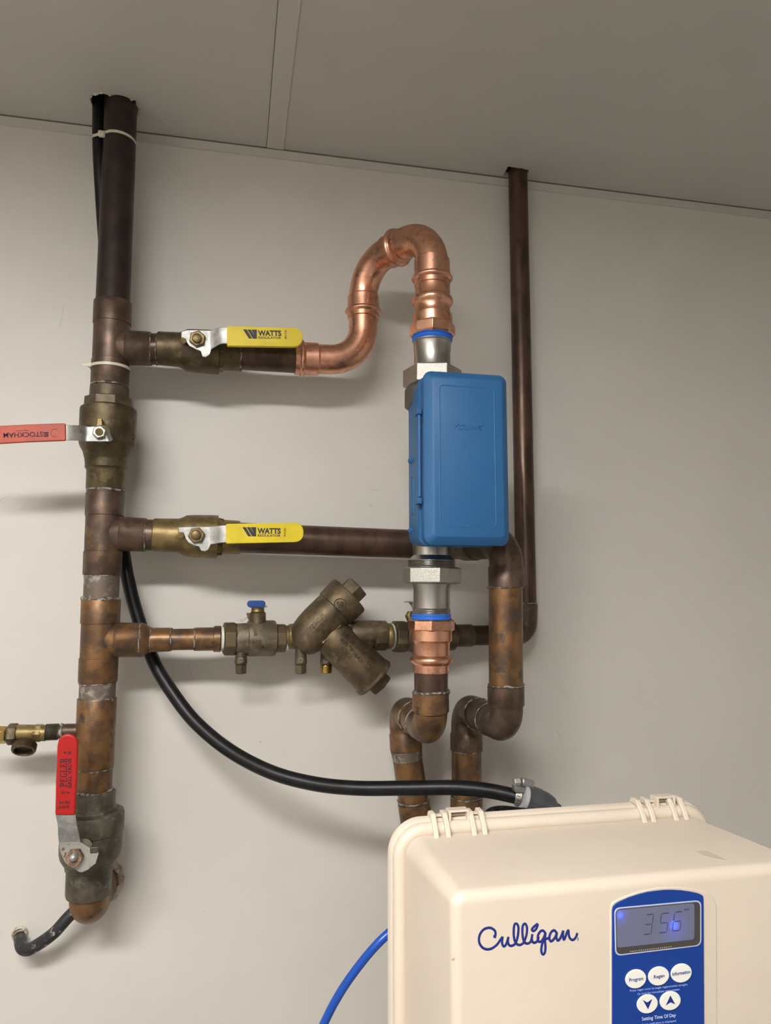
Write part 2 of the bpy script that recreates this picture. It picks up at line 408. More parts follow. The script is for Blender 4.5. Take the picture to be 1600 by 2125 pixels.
# ceiling light fitting (real lamp of the room, above the photographer)
lx, ly = LIGHT['x'], LIGHT['y']
lt = thing('ceiling_light', 'rectangular fluorescent ceiling light with flat diffuser, above the photographer', 'ceiling light', (lx, ly, CEIL))
bm = bmesh.new()
for sx, sy, ox, oy in ((LIGHT['lx']+.04, .02, 0, LIGHT['ly']/2+.01), (LIGHT['lx']+.04, .02, 0, -LIGHT['ly']/2-.01), (.02, LIGHT['ly'], LIGHT['lx']/2+.01, 0), (.02, LIGHT['ly'], -LIGHT['lx']/2-.01, 0)):
    box((lx+ox, ly+oy, CEIL-.006), sx, sy, .012, bm)
obj('frame', bm, M_trim, lt)
bm = bmesh.new(); bm.faces.new([bm.verts.new((lx+a*LIGHT['lx']/2, ly+b*LIGHT['ly']/2, CEIL-.004)) for a, b in ((-1, -1), (-1, 1), (1, 1), (1, -1))])
for f in bm.faces:
    if f.normal.z > 0: f.normal_flip()
slab(lx-LIGHT['lx']/2, lx+LIGHT['lx']/2, ly-LIGHT['ly']/2, ly+LIGHT['ly']/2, CEIL-.0039, CEIL-.001, bm)
obj('diffuser', bm, M_lamp, lt)

# hole in the wall for the waste elbow and cable: plaster collars
def wall_collar(px, py, wpx, label_parent, seed, oy=0.):
    random.seed(seed); p = P(px, py, -.001); r = Wd(wpx, p)/2; bm = bmesh.new(); R = []
    for q, (k, h) in enumerate(((1.35, 0.), (1.2, .003), (1.05, .006), (.85, .002))):
        R.append([bm.verts.new(p+Vector((math.cos(a)*r*(k+random.uniform(-.09, .09)), -h*random.uniform(.5, 1.4), math.sin(a)*r*(k+random.uniform(-.09, .09))))) for a in [2*math.pi*i/40 for i in range(40)]])
    for A_, B_ in zip(R, R[1:]):
        for i in range(40): bm.faces.new((A_[i], A_[(i+1) % 40], B_[(i+1) % 40], B_[i]))
    bm.faces.new(R[-1]); return obj('plaster_collar', bm, M_plaster, label_parent, ang=20)

# ------------------------------------------------------------- main riser
YM = -.12
def xm(y): return 248-.0401*(y-292)
def V(*prof, Y=YM, xf=xm, seg=48, rot=0., bm=None):
    return run([(xf(y), y, w) for y, w in prof], Y, seg, rot, bm)
def vroot(name, label, cat, y, Y=YM, xf=xm, group=None): return thing(name, label, cat, P(xf(y), y, Y), group)
def pipe_obj(name, bm, m, label, cat='pipe', group=None): return tag(obj(name, bm, m), label, cat, group)

a = P(250, 245, -.086); b = P(xm(640), 640, YM); d = (a-b).normalized(); rr = Wd(68, b)/2
hc = Pz(204, 224, CEIL); print('hole', [tuple(round(c, 3) for c in q) for q in (a, b, hc, Pz(1073, 362, CEIL), Pz(248, 193, CEIL))])
t = thing('copper_pipe', 'thick dark brown copper riser pipe passing up through the ragged ceiling hole', 'pipe', b)
obj('pipe_wall', cyl(b, b+d*((CEIL+.25-b.z)/d.z), rr, seg=56), M_riser, t)
solder(xm(631), 631, 69, YM, t, r=.0012)

def tee(label, top, bot, c1, c2, wc, wb, m, br, Y=YM, group=None, mb=None):
    """vertical tee: collars top..c1 and c2..bot (width wc), body width wb; branch stations"""
    t = vroot('pipe_tee', label, 'pipe fitting', bot)
    bm = V((top, wc-1.5), (top+1.5, wc+.5), (c1, wc+.5), (c1+1, wb-1), (c2-1, wb-1), (c2, wc+.5), (bot-1.5, wc), (bot, wc-1.5))
    run(br, Y, bm=bm)
    obj('tee_body', bm, m, t); return t
# tee A
tA = tee('brown copper tee whose side arm feeds the upper yellow-handled valve', 628, 800, 673, 750, 75, 73.5, M_cub,
         [(232, 720, 60), (262, 721.5, 76), (268, 721.8, 71), (311, 724, 70), (312.5, 724, 68)])
solder(xm(629), 630, 70, YM, tA, r=.0012)
nipA = pipe_obj('pipe_nipple', run([(308, 724, 64), (332, 725, 64)], YM), M_cup, 'short dark nipple between upper tee arm and upper yellow-handled valve')
s_ = solder(313, 724, 65, YM, nipA, axis=(1, 0, .0), r=.0018); solder(326.5, 725, 65, YM, nipA, axis=(1, 0, 0), r=.0015)
nip2 = pipe_obj('pipe_nipple', V((796, 70), (808, 70)), M_cup, 'soldered stub between upper tee and orange-handled valve')
solder(xm(801), 801, 72, YM, nip2, r=.0024); solder(xm(805), 806, 70, YM, nip2, r=.0014)

# ---- orange handled valve (stem toward camera, lever to the left)
tS = vroot('ball_valve', 'dark brass ball valve on the riser with orange lever pointing left', 'valve', 1016)
obj('valve_body', V((846, 100), (850, 110), (856, 112), (922, 111), (930, 105), (940, 94), (955, 86), (964, 84), (972, 84), (974, 80), (978, 77), (1014, 77), (1016, 75)), M_br, tS, ang=30)
obj('end_collar', V((804, 72), (806, 77), (827, 77.5), (827, 74)), M_brd, tS)
obj('hex_collar', V((827, 88), (829, 97), (846, 98), seg=8, rot=.39), M_brd, tS, bevel=.0008)
px, py, Yl = 205, 896, -.205
obj('stem_boss', cyl(P(212, 897, -.16), P(212, 897, Yl+.008), .013), M_brg, tS)
obj('stop_lug', poly([P(x, y, Yl+.006) for x, y in ((202, 868), (211, 868), (213, 890), (200, 890))], Vector((0, .03, 0))), M_brg, tS, bevel=.0008)
bm = strip([(222, 884, 234, 912, Yl+.010), (217, 884, 230, 915, Yl+.003), (212, 884, 226, 916, Yl), (182, 885.5, 180, 916, Yl), (178, 884, 176, 915.5, Yl-.001), (158, 882, 160, 914, Yl-.012), (138, 881.5, 138, 913.5, Yl-.016), (90, 882, 90, 914, Yl-.016)], .0028)
lv = obj('lever', bm, M_zinc, tS, bevel=.0012)
bm = strip([(177, 884.5, 175, 915, Yl-.0022), (158, 882.5, 160, 913.5, Yl-.0128), (138, 882, 138, 913, Yl-.0166)], .001); obj('dull_section', bm, M_zincd, lv)
obj('hex_nut', hexnut(205.5, 896, Yl-.008, 29, .008, .2), M_zincd, tS, bevel=.0006)
bm = cyl(P(205.5, 896, Yl-.011), P(205.5, 896, Yl), Wd(15, P(205, 896, Yl))/2); obj('stem', bm, M_brg, tS, bevel=.0005)
box(P(205.5, 896, Yl-.0115), .009, .002, .0045)
g = [(-60, 886), (-60, 925), (0, 920.5), (60, 917), (134, 914.2), (136.5, 912), (136, 880), (133.5, 878), (60, 880.5), (0, 883.5)]
gr = obj('grip', ppoly(g, Yl-.019, .006), M_ogrip, tS, bevel=.0018)
obj('lettering', text('STOCKHAM', (89, 896), (7, 898.5), 10.5, Yl-.019, bold=.008), M_inkb, gr)
bm = bmesh.new()
for k in range(3): ppoly([(91, 897+k*3.6), (101, 896.5+k*3.6), (100, 899+k*3.6), (91, 899.4+k*3.6)], Yl-.0193, .0004, bm)
strokes([[(119, 890), (110, 891), (106.5, 897), (108, 905), (118, 906)]], .8, Yl-.019, bm=bm)
obj('emblem', bm, M_inkb, gr)
obj('small_lettering', text('MADE IN U.S.A.', (60, 892), (32, 893), 2.2, Yl-.019), M_inkb, gr)
# cast text bump column on the right flank
bm = bmesh.new(); cS = P(xm(890), 890, YM); rS = Wd(111, cS)/2
for k in range(6):
    p = P(xm(885), 882+k*10, YM); box((p.x+rS*.99*math.cos(.25)+.0006, YM-rS*math.sin(.25), p.z), .0024, .006, .0040, bm)
obj('cast_letters', bm, M_br, tS, bevel=.001)
# pipe stub and tee B
nB = pipe_obj('pipe_nipple', V((1012, 71), (1027, 71)), M_cub, 'soldered stub under the orange-handled valve')
solder(xm(1018), 1018.5, 71, YM, nB, r=.0028)
tB = tee('brown copper tee whose side arm feeds the lower yellow-handled valve', 1023, 1193, 1070, 1145, 76, 74.5, M_cub,
         [(218, 1107, 60), (250, 1108, 76), (257, 1108.5, 71), (301, 1110, 70), (303, 1110, 68)])
nC = pipe_obj('pipe_nipple', run([(300, 1110, 65), (324, 1110.5, 65)], YM), M_cub, 'short brown nipple between middle tee arm and lower yellow-handled valve')
solder(303, 1110, 67, YM, nC, axis=(1, 0, 0), r=.0016)
nD = pipe_obj('copper_pipe', V((1190, 70), (1248, 70)), M_cud, 'patchy short riser length between middle tee and bottom tee')
solder(xm(1196), 1195, 70, YM, nD, r=.0014); solder(xm(1243), 1242, 72, YM, nD, r=.0038, noise=.6)
tC = tee('amber copper tee at the bottom feeding the reduced branch to the bronze backflow preventer', 1244, 1415, 1293, 1365, 77, 75, M_cua,
         [(208, 1327.5, 60), (240, 1327.5, 77), (248, 1327.5, 71), (291, 1328, 70), (293, 1328, 68)])
nE = pipe_obj('copper_pipe', V((1412, 71.5), (1456, 71.5)), M_cud, 'grey-stained short riser length under the bottom tee')
solder(xm(1418), 1418, 72, YM, nE, r=.0016); solder(xm(1452), 1450, 73, YM, nE, r=.003)
tD = vroot('pipe_coupling', 'long amber copper coupling with a small side outlet to the left', 'pipe fitting', 1592)
obj('coupling_body', V((1449, 76), (1451, 78), (1590, 77), (1592, 75)), M_cua, tD)
obj('side_outlet', run([(192, 1517, 31), (135, 1517.5, 30.5)], YM), M_cup, tD)
# inscription like scratches 'LBB'
cA, cB = P(xm(1460), 1460, YM), P(xm(1590), 1590, YM)
obj('stamp_marks', text('3 B B', (xm(1500)-3, 1495), (xm(1480)-3, 1478), 5, YM-.03, t=.0003, cylinder=(cA, cB, Wd(77.5, cA)/2)), M_brd, tD)
nF = pipe_obj('copper_pipe', V((1589, 73), (1645, 73)), M_cua, 'short amber riser length above the red-handled valve')
solder(xm(1595), 1594, 74, YM, nF, r=.0016); solder(xm(1638), 1639, 75, YM, nF, r=.0034, noise=.6)

# ---- red handled valve
xp = lambda y: 194-.05*(y-1640)
tP = thing('ball_valve', 'grey-green brass ball valve low on the riser with red lever pointing up', 'valve', P(185, 1857, YM))
obj('valve_body', V((1680, 100), (1684, 124), (1689, 127), (1724, 127), (1727, 123), (1765, 122), (1776, 117), (1786, 106), (1792, 98), (1800, 96), (1802, 91), (1850, 90), (1857, 86), xf=xp), M_brp, tP, ang=30)
obj('end_collar', V((1640, 82), (1643, 88), (1672, 89), (1674, 92), (1676, 92), xf=xp), M_brp, tP)
obj('hex_collar', V((1674, 98), (1676, 102), (1684, 104), seg=8, rot=.2, xf=xp), M_brp, tP, bevel=.0008)
Yp = -.205
obj('stem_boss', cyl(P(176, 1757, -.165), P(172, 1760, Yp+.008), .0145), M_brp, tP)
obj('stop_lug', box(P(197, 1760, Yp+.008), .012, .02, .010), M_brp, tP, bevel=.0015)
bm = strip([(114.5, 1680, 156, 1680, Yp-.020), (115, 1692, 156.5, 1692, Yp-.020), (119, 1709, 159, 1709, Yp-.018), (120, 1725, 162, 1725, Yp-.010), (121.5, 1750, 167, 1748, Yp-.002), (124, 1765, 182, 1757, Yp), (128, 1778, 205, 1770, Yp), (136, 1792, 199, 1792, Yp), (150, 1801, 183, 1805, Yp), (164, 1810, 170, 1811, Yp+.001)], .003)
lv = obj('lever', bm, M_rust, tP, bevel=.001, ang=50)
obj('bent_section', strip([(115.5, 1692, 156, 1692, Yp-.0208), (119.5, 1709, 158.5, 1709, Yp-.0188), (120.5, 1725, 161.5, 1725, Yp-.0108), (122, 1748, 166, 1746, Yp-.0028)], .001), M_zinc, lv)
obj('hex_nut', hexnut(154, 1781, Yp-.008, 36, .009, .5), M_rustn, tP, bevel=.0008)
obj('washer', cyl(P(153, 1782, Yp-.010), P(153, 1782, Yp-.004), .012), M_rustn, tP)
obj('stem', dome(150.5, 1783, Yp-.018, 17, .014, tip=1.0), M_zinc, tP)
g = [(114, 1692), (115.5, 1620), (118.5, 1548), (121, 1537), (126, 1529), (133, 1525), (141, 1523.5), (149, 1525), (156, 1529), (160.5, 1536), (161.5, 1545), (160, 1610), (155.5, 1692)]
gr = obj('grip', ppoly(g, Yp-.0235, .008), M_rgrip, tP, bevel=.0026, bseg=4)
Yg = Yp-.0235
# slab-serif wordmark drawn as bars, reading upwards
glyph = {'P': [(0, 0, .55, .1), (.13, 0, .33, 1), (0, .9, .6, 1), (.3, .45, .7, .54), (.6, .5, .85, .94), (.5, .9, .72, 1)],
         'E': [(0, 0, .85, .1), (.13, 0, .33, 1), (0, .9, .82, 1), (.3, .45, .6, .54), (.72, 0, .85, .28), (.7, .76, .82, 1), (.55, .36, .63, .64)],
         'G': [(.25, 0, .75, .1), (.05, .12, .25, .88), (.12, .05, .32, .18), (.12, .82, .32, .95), (.25, .9, .7, 1), (.66, .72, .78, 1), (.62, .05, .82, .42), (.5, .38, .92, .46)],
         'L': [(0, 0, .85, .1), (.13, 0, .33, 1), (0, .9, .46, 1), (.73, 0, .85, .32)],
         'R': [(0, 0, .48, .1), (.13, 0, .33, 1), (0, .9, .6, 1), (.3, .45, .65, .54), (.58, .52, .8, .94), (.5, .88, .68, 1), (.5, .2, .7, .48), (.62, 0, .84, .26), (.75, 0, .95, .1)]}
bm = bmesh.new(); hh = 14.5; bmk = 0
for i, ch in enumerate('PEGLER'):
    y0 = 1633.5-i*10.1
    for x1, z1, x2, z2 in glyph[ch]:
        ppoly([(139-hh*z1, y0-x1*9.6), (139-hh*z1, y0-x2*9.6), (139-hh*z2, y0-x2*9.6), (139-hh*z2, y0-x1*9.6)], Yg-.0003-bmk, .0006, bm); bmk += .000004
obj('lettering', bm, M_inkb, gr)
obj('lettering', text('BALL VALVE', (148.5, 1634), (148.5, 1573), 7.5, Yg, bold=.015), M_inkb, gr)
obj('lettering', text('PB 95', (144.5, 1661.5), (122.5, 1662.5), 6, Yg, bold=.015), M_inkb, gr)
obj('lettering', text('50 BWT', (144.5, 1671.5), (119.5, 1672.5), 6, Yg, bold=.015), M_inkb, gr)
for q in ([(131, 1562), (136.5, 1559.5), (136.5, 1564.8)], [(139, 1642.5), (145, 1645.5), (139, 1648)]): obj('symbol', ppoly(q, Yg-.0003, .0006), M_inkb, gr)
obj('lettering', text('00', (148.5, 1564.5), (148.5, 1559), 8, Yg, bold=.01), M_inkb, gr)
obj('lettering', text('00', (135, 1648), (135, 1641.5), 8, Yg, bold=.01), M_inkb, gr)
# elbow into the wall
te = thing('pipe_elbow', 'amber copper elbow at the foot of the riser turning into the wall', 'pipe fitting', P(184, 1919, YM))
p1 = P(184.5, 1850, YM); p2 = P(182.5, 1886, YM); p3 = Vector((p2.x, .02, p2.z)); r0 = Wd(76, p1)/2
obj('elbow_body', sweep(bmesh.new(), fillet([p1, p2, p3], .030), [r0]*15, 48), M_cua, te)
solder(184, 1857, 79, YM, te, r=.0014); p = P(188, 1880, -.06); obj('solder_ring', ring(Vector((p2.x, -.05, p2.z)), Vector((0, 1, 0)), r0, .0014), M_cud, te)
wall_collar(212, 1830, 66, te, 3)

# cable / black line below
pts = [P(x, y, Y) for x, y, Y in ((196, 1850, -.02), (165, 1880, -.055), (140, 1905, -.065), (113, 1935, -.065), (85, 1956, -.06), (60, 1970, -.055), (46, 1966, -.045), (42, 1950, -.02), (41, 1941, .02))]
sp = spline(pts, 8); tcb = thing('cable', 'plaster-spattered black cable curving into the wall beside the foot of the riser', 'cable', pts[5])
obj('sheath', sweep(bmesh.new(), sp, [Wd(25, pts[3])/2]*len(sp), 28), M_blkd, tcb)
wall_collar(41, 1938, 24, tcb, 5)

# ---- hose bibb at far left
tH = thing('hose_bibb', 'brass hose tap with open threaded outlet at the left edge', 'tap', P(51, 1575, YM))
bm = run([(34, 1521, 32), (38, 1521, 34), (96, 1521, 33), (96, 1521, 30)], YM)
run([(52, 1521, 27), (52, 1541, 27)], YM, bm=bm); obj('tee_body', bm, M_brg, tH)
obj('hex_collar', run([(70, 1521, 35), (72, 1521, 38), (86, 1521, 38), (88, 1521, 35)], YM, seg=6), M_brg, tH, bevel=.0006)
obj('hex_nut', run([(15, 1524, 38), (19, 1524, 44), (34, 1523, 44), (37, 1523, 40)], YM, seg=6, rot=.3), M_br, tH, bevel=.0007)
obj('bright_nut', run([(-40, 1526, 30), (-14, 1526, 31), (-13, 1526, 36), (11, 1525.5, 36), (14, 1525, 32)], YM, seg=6, rot=.5), M_brs, tH, bevel=.0007)
sta = []
for k in range(9): sta += [(96+k*3, 1519.5, 34), (97.5+k*3, 1519.5, 30)]
obj('threaded_nipple', run(sta+[(124, 1519, 28), (137, 1518, 28)], YM), M_brp, tH)
solder(129, 1518.5, 30, YM, tH, axis=(1, 0, 0), r=.0035)
p = P(52, 1543, YM); dn = Vector((.0, -.80, -1)).normalized(); R0 = Wd(48, p)/2; mk = .0011
bm = bmesh.new(); pts = [p-dn*.004, p]; rd = [R0*.6, R0*.85]
for k in range(4): pts += [p+dn*(.002+k*.0032), p+dn*(.0035+k*.0032)]; rd += [R0, R0*.93]
zt = pts[-1]
def lathe(bm, c, ax, prof, seg=40):
    u = ax.orthogonal().normalized(); v = ax.cross(u); R = []
    for o_, r_ in prof: R.append([bm.verts.new(c+ax*o_+(u*math.cos(2*math.pi*k/seg)+v*math.sin(2*math.pi*k/seg))*r_) for k in range(seg)])
    for A_, B_ in zip(R, R[1:]):
        for k in range(seg): bm.faces.new((A_[k], A_[(k+1) % seg], B_[(k+1) % seg], B_[k]))
    bm.faces.new(R[-1]); return bm
prof = [((q-zt).dot(dn), r_) for q, r_ in zip(pts, rd)]+[(.001, R0*.93), (.001, R0*.78), (-.009, R0*.74)]
lathe(bm, zt, dn, prof); obj('hose_outlet', bm, M_br, tH)
obj('bore', cyl(zt-dn*.0088, zt-dn*.0082, R0*.73), M_gap, tH)

# --------------------------------------------------- yellow-handled valves
def yellow_valve(label, body, hexw, nutp, plate, gripo, boltp, txt, seed, mb):
    t = thing('ball_valve', label, 'valve', P(nutp[0], nutp[1]+45, YM))
    obj('valve_body', run(body, YM, 48), mb, t, ang=30)
    obj('hex_shoulder', run(hexw, YM, 8, rot=.39), M_br, t, bevel=.001)
    x, y = nutp; Yl = -.178
    obj('stem_boss', cyl(P(x, y+3, -.14), P(x, y+3, Yl+.006), .014), M_br, t)
    obj('stop_pin', cyl(P(*boltp, Yl-.002), P(*boltp, -.145), .0058, seg=8), M_brg, t, bevel=.0006)
    lv = obj('lever', plate(Yl), M_zinc, t, bevel=.0012, ang=50)
    obj('hex_nut', hexnut(x+1, y+1, Yl-.008, 35, .009, .35 if seed else .15), M_brg, t, bevel=.0007)
    bm = dome(x, y, Yl-.014, 20, .010, tip=.25); obj('stem', bm, M_brg, t)
    Yg = Yl-.020
    gr = obj('grip', ppoly(gripo, Yg, .0085), M_ygrip, t, bevel=.0026, bseg=4)
    lx, ly, slope = txt
    bm = bmesh.new()
    for k in range(3):   # slanted bar emblem
        xx = lx+k*8.6
        ppoly([(xx, ly+slope*k), (xx+7.2, ly+slope*k), (min(xx+19, lx+28), ly+19+slope*k), (min(xx+12, lx+28), ly+19+slope*k)] if k < 2 else
              [(xx, ly+slope*k), (lx+28.5, ly+slope*k), (lx+28.5, ly+19), (lx+27, ly+19)], Yg-.0004, .0006, bm)
    obj('emblem', bm, M_ink, gr)
    obj('lettering', text('WATTS', (lx+31, ly+13), (lx+79.5, ly+13.5), 11.5, Yg, bold=.045), M_ink, gr)
    obj('lettering', text('REGULATOR', (lx+32, ly+19.3), (lx+79, ly+19.8), 4.6, Yg, bold=.02), M_ink, gr)
    obj('lettering', text('9220' if seed else '8210', (lx+90, ly+20), (lx+90, ly+2), 4, Yg, bold=.01), M_ink, gr)
    return t
def plateA(Yl):
    return strip([(376, 689, 376, 700, Yl+.001), (383, 686, 384, 703, Yl), (388, 684.6, 387, 710, Yl), (396, 684.5, 393, 718, Yl), (407, 684.5, 407, 725, Yl), (417, 685, 417, 729, Yl), (421, 685, 420, 740, Yl), (428, 685.5, 427, 741, Yl), (433, 685, 435, 736, Yl), (438, 684.5, 438, 725, Yl-.001), (450, 681, 455, 714.5, Yl-.011), (460, 678.5, 462, 713, Yl-.0155), (500, 679.5, 500, 713, Yl-.0155)], .0028)
def plateB(Yl):
    return strip([(370, 1094, 370, 1105, Yl+.001), (380, 1093.5, 381, 1106, Yl), (386, 1093, 385, 1117, Yl), (393, 1093, 391, 1126, Yl), (405, 1093, 402, 1132, Yl), (414, 1093, 413, 1134, Yl), (418, 1093, 417, 1143, Yl), (426, 1093, 426, 1144.5, Yl), (431, 1093, 432, 1141, Yl), (437, 1092.5, 437, 1130, Yl-.001), (452, 1091, 455, 1127, Yl-.011), (462, 1090, 463, 1126, Yl-.0155), (500, 1090, 500, 1125, Yl-.0155)], .0028)
def capsule(x0, yt0, yb0, x1, yt1, yb1, r):
    out = [(x0+1.5, yb0), (x0, yb0-1.5), (x0, yt0+1.5), (x0+1.5, yt0)]
    cy = (yt1+yb1)/2; h = (yb1-yt1)/2
    for k in range(13):
        a = -math.pi/2+math.pi*k/12; c = math.cos(a); s = math.sin(a)
        out.append((x1-r+r*abs(c)**.8, cy+h*s if abs(s) > .999 else cy+h*(abs(s)**.9)*(1 if s > 0 else -1)))
    return out
yellow_valve('brass ball valve with yellow lever on the upper branch under the copper loop',
    [(327, 722.7, 66), (329, 722.8, 69), (372, 725.5, 71), (380, 727, 77), (388, 727.6, 86), (400, 728, 88), (440, 731, 90), (455, 732, 89), (455, 732, 78), (461, 733, 72), (497, 735, 70), (500, 735, 68)],
    [(453, 732, 76), (455, 732, 80), (463, 732.6, 79)], (408.5, 700.5), plateA, capsule(471, 676, 717.5, 628, 680, 719.5, 20), (380.5, 707), (504.5, 683.5, .3), 0, M_br)
yellow_valve('golden brass ball valve with yellow lever on the long middle branch',
    [(318, 1110, 66), (320, 1110, 69), (370, 1111, 71), (378, 1112, 77), (386, 1113, 86), (400, 1113.5, 88), (436, 1114, 90), (452, 1114.5, 89), (452, 1114.5, 80), (461, 1115, 76), (464, 1115, 72), (494, 1115.5, 70), (497, 1115.5, 68)],
    [(451, 1114.5, 79), (453, 1114.5, 82), (463, 1115, 80)], (406.5, 1109.5), plateB, capsule(469, 1087, 1128, 630, 1084.5, 1125, 20), (375.6, 1111), (503, 1094, 0), 1, M_brg)

# ------------------------------------------- upper branch to the press loop
t = pipe_obj('copper_pipe', run([(495, 735.5, 63), (640, 744, 63)], YM), M_cup, 'dark copper length leading from the upper yellow-handled valve into the new copper loop')
solder(500, 735.8, 67, YM, t, axis=(1, 0, .0), r=.002)
for x in (607, 600, 566):
    bm = ppoly([(x, 722), (x+1.6, 722), (x+1.6, 736), (x, 736)], YM-.03, .0006)
    wrap(bm, YM-.03, P(495, 735.5, YM), P(640, 744, YM), Wd(63.3, P(560, 740, YM))/2)
    obj('pen_mark', bm, M_ink, t)

YF = -.285
def press(bm, p, d, r, length, flip=1):
    """press-fit socket from point p along d: lip, bead, sleeve and step down; returns bm"""
    prof = [(0, 1.04), (.004, 1.08), (.010, 1.08), (.012, 1.13), (.014, 1.24), (.0175, 1.27), (.021, 1.24), (.0235, 1.13), (.025, 1.09), (length-.003, 1.09), (length, 1.0)]
    return prof
def elbow(label, p1, c, p3, r, rf, m=M_cu, s1=.045, s3=.045, press1=True, press3=True, name='press_elbow'):
    path = fillet([p1, c, p3], rf, 16); P_ = []; R_ = []
    d1 = (c-p1).normalized(); d3 = (c-p3).normalized()
    def prof(L): return [(0, 1.05), (.001, 1.10), (.009, 1.10), (.0100, 1.13), (.0112, 1.22), (.0135, 1.27), (.0155, 1.27), (.0178, 1.22), (.019, 1.13), (.020, 1.10), (L-.003, 1.10), (L, 1.0)]
    if press1:
        for q, k in prof(s1): P_.append(p1+d1*q); R_.append(r*k)
    else: P_.append(p1); R_.append(r)
    for q in path[1:-1]: P_.append(q); R_.append(r)
    if press3:
        for q, k in prof(s3)[::-1]: P_.append(p3+d3*q); R_.append(r*k)
    else: P_.append(p3); R_.append(r)
    return pipe_obj(name, sweep(bmesh.new(), P_, R_, 56), m, label, 'pipe fitting')
LA = P(611, 743.5, YM); LB = P(753.5, 748, YM); LC = P(754.5, 551, YM); LC.x = LB.x; LD = P(896, 468, YF); LE = P(897.5, 595, YF)
LD.z = LC.z+.003; LE.x = LD.x; LE.y = LD.y
rL = Wd(60, LB)/2; print('loop', LB, LC, LD, 'CD', (LD-LC).length)
m1 = P(754.5, 662, YM); m1.x = LB.x
mid = LC.lerp(LD, .60)
elbow('shiny new copper elbow at the start of the loop beside the upper yellow lever', LA, LB, m1, rL, .068, press3=False, s1=.048)
elbow('shiny new copper elbow rising between the loop start and its crest', m1, LC, mid, rL*1.0, .068, s1=.048, s3=.042)
elbow('shiny new copper elbow at the crest of the loop, turning down', mid-(LD-LC).normalized()*.004, LD, LE, rL*1.02, .066, press1=False, s3=.052)
print('mid-LD', (LD-mid).length)

# vertical valve train at front
xv = lambda y: 897.5-.0035*(y-590)
def Vv(*prof, **k): return V(*prof, Y=YF, xf=xv, **k)
def adapter(label, prof, hexp, root_y):
    t = vroot('threaded_adapter', label, 'pipe fitting', root_y, YF, xv)
    obj('sleeve', Vv(*prof), M_cu, t, ang=30)
    obj('nut', Vv(*hexp, seg=8, rot=.26), M_cu, t, bevel=.0006, ang=18); return t
t = adapter('new copper threaded adapter joining the loop to the top of the steel valve', [(595, 68), (596, 72), (615, 72.5), (617.5, 75), (620, 82), (624, 85.5), (628, 85.5), (632, 82), (634.5, 76), (637, 73), (648, 73), (653, 75), (655, 76), (655.5, 83), (676, 83)],
            [(674, 88), (677, 94), (696, 95), (700, 88)], 695)
obj('press_joint_gap', Vv((592, 69), (598, 69)), M_gap, t)
t2 = vroot('motorised_valve', 'satin steel motorised shutoff valve with unions, carrying the blue box', 'valve', 1277, YF, xv)
obj('blue_seal', Vv((698, 84), (700, 86), (702, 80), (704, 81), (707, 84), (710, 80)), M_bring, t2)
obj('upper_tailpiece', Vv((707, 78), (710, 79), (712, 77), (714, 79), (716, 77), (728, 77), (732, 75), (765, 75), (767, 77), (769, 70)), M_ss, t2)
def hexv(y0, y1, w, rot): return V((y0, w-14), (y0+3, w), (y1-3, w), (y1, w-14), Y=YF, xf=xv, seg=6, rot=rot)
def xv2(y): return 898.5
obj('upper_union_nut', hexv(766, 806, 122, .80), M_ssc, t2, bevel=.0012)
obj('upper_union_thread', Vv((800, 98), (806, 104), (812, 114), (845, 114), (850, 98)), M_ssd, t2)
obj('valve_body', Vv((850, 78), (1153, 78), (1163, 98), (1164, 98)), M_ss, t2)
sta = []
for k in range(5): sta += [(1163+k*3, 99), (1164.5+k*3, 95)]
obj('lower_union_thread', Vv(*sta, (1179, 95)), M_ss, t2)
obj('lower_union_nut', hexv(1177, 1212, 125, 1.04), M_ssc, t2, bevel=.0012)
obj('lower_tailpiece', Vv((1210, 81), (1216, 80), (1222, 76), (1262, 76), (1264, 80), (1266, 77), (1268, 80), (1270, 77), (1272, 80), (1275, 77), (1282, 77)), M_ss, t2)
obj('blue_seal', Vv((1274, 78), (1276, 83), (1280, 81), (1284, 85), (1287, 80)), M_bring, t2)
adapter('new copper threaded adapter joining the steel valve to the old pipe below', [(1300, 87), (1328.5, 87), (1331, 80), (1334, 77), (1359, 76), (1361, 79), (1364, 86), (1367, 88.5), (1371, 88.5), (1374, 86), (1376.5, 79), (1379, 75), (1395, 74), (1396, 69)],
        [(1285, 88), (1288, 96), (1306, 97), (1309, 88)], 1396)

# ---- blue controller box
tb = thing('valve_controller_box', 'blue plastic controller box clipped onto the steel valve', 'controller box', P(960, 1140, -.34))
Yfo = -.405
x0 = P(879.5, 950, Yfo+.012).x; x1 = P(1054, 950, Yfo+.012).x; z1 = P(966, 774, Yfo+.012).z; z0 = P(966, 1132, Yfo+.012).z
def rs(Y, i, r, e=0): return (Y, x0+i, x1-i+e, z0+i, z1-i, r)
obj('lid', rloft([rs(Yfo, .0135, .006), rs(Yfo+.0008, .0120, .007), rs(Yfo+.0105, .0022, .0125), rs(Yfo+.012, .0006, .0138), rs(Yfo+.015, 0, .014), rs(Yfo+.019, .0005, .014), rs(Yfo+.0195, .003, .013), rs(Yfo+.046, .004, .013)]), M_blue, tb, ang=28)
obj('base', rloft([rs(Yfo+.045, .001, .014, -.006), rs(Yfo+.047, 0, .015, -.006), rs(Yfo+.053, 0, .015, -.006), rs(Yfo+.055, .002, .015, -.006), rs(Yfo+.125, .003, .02, -.03), rs(Yfo+.128, .006, .02, -.04)]), M_blue, tb, ang=28)
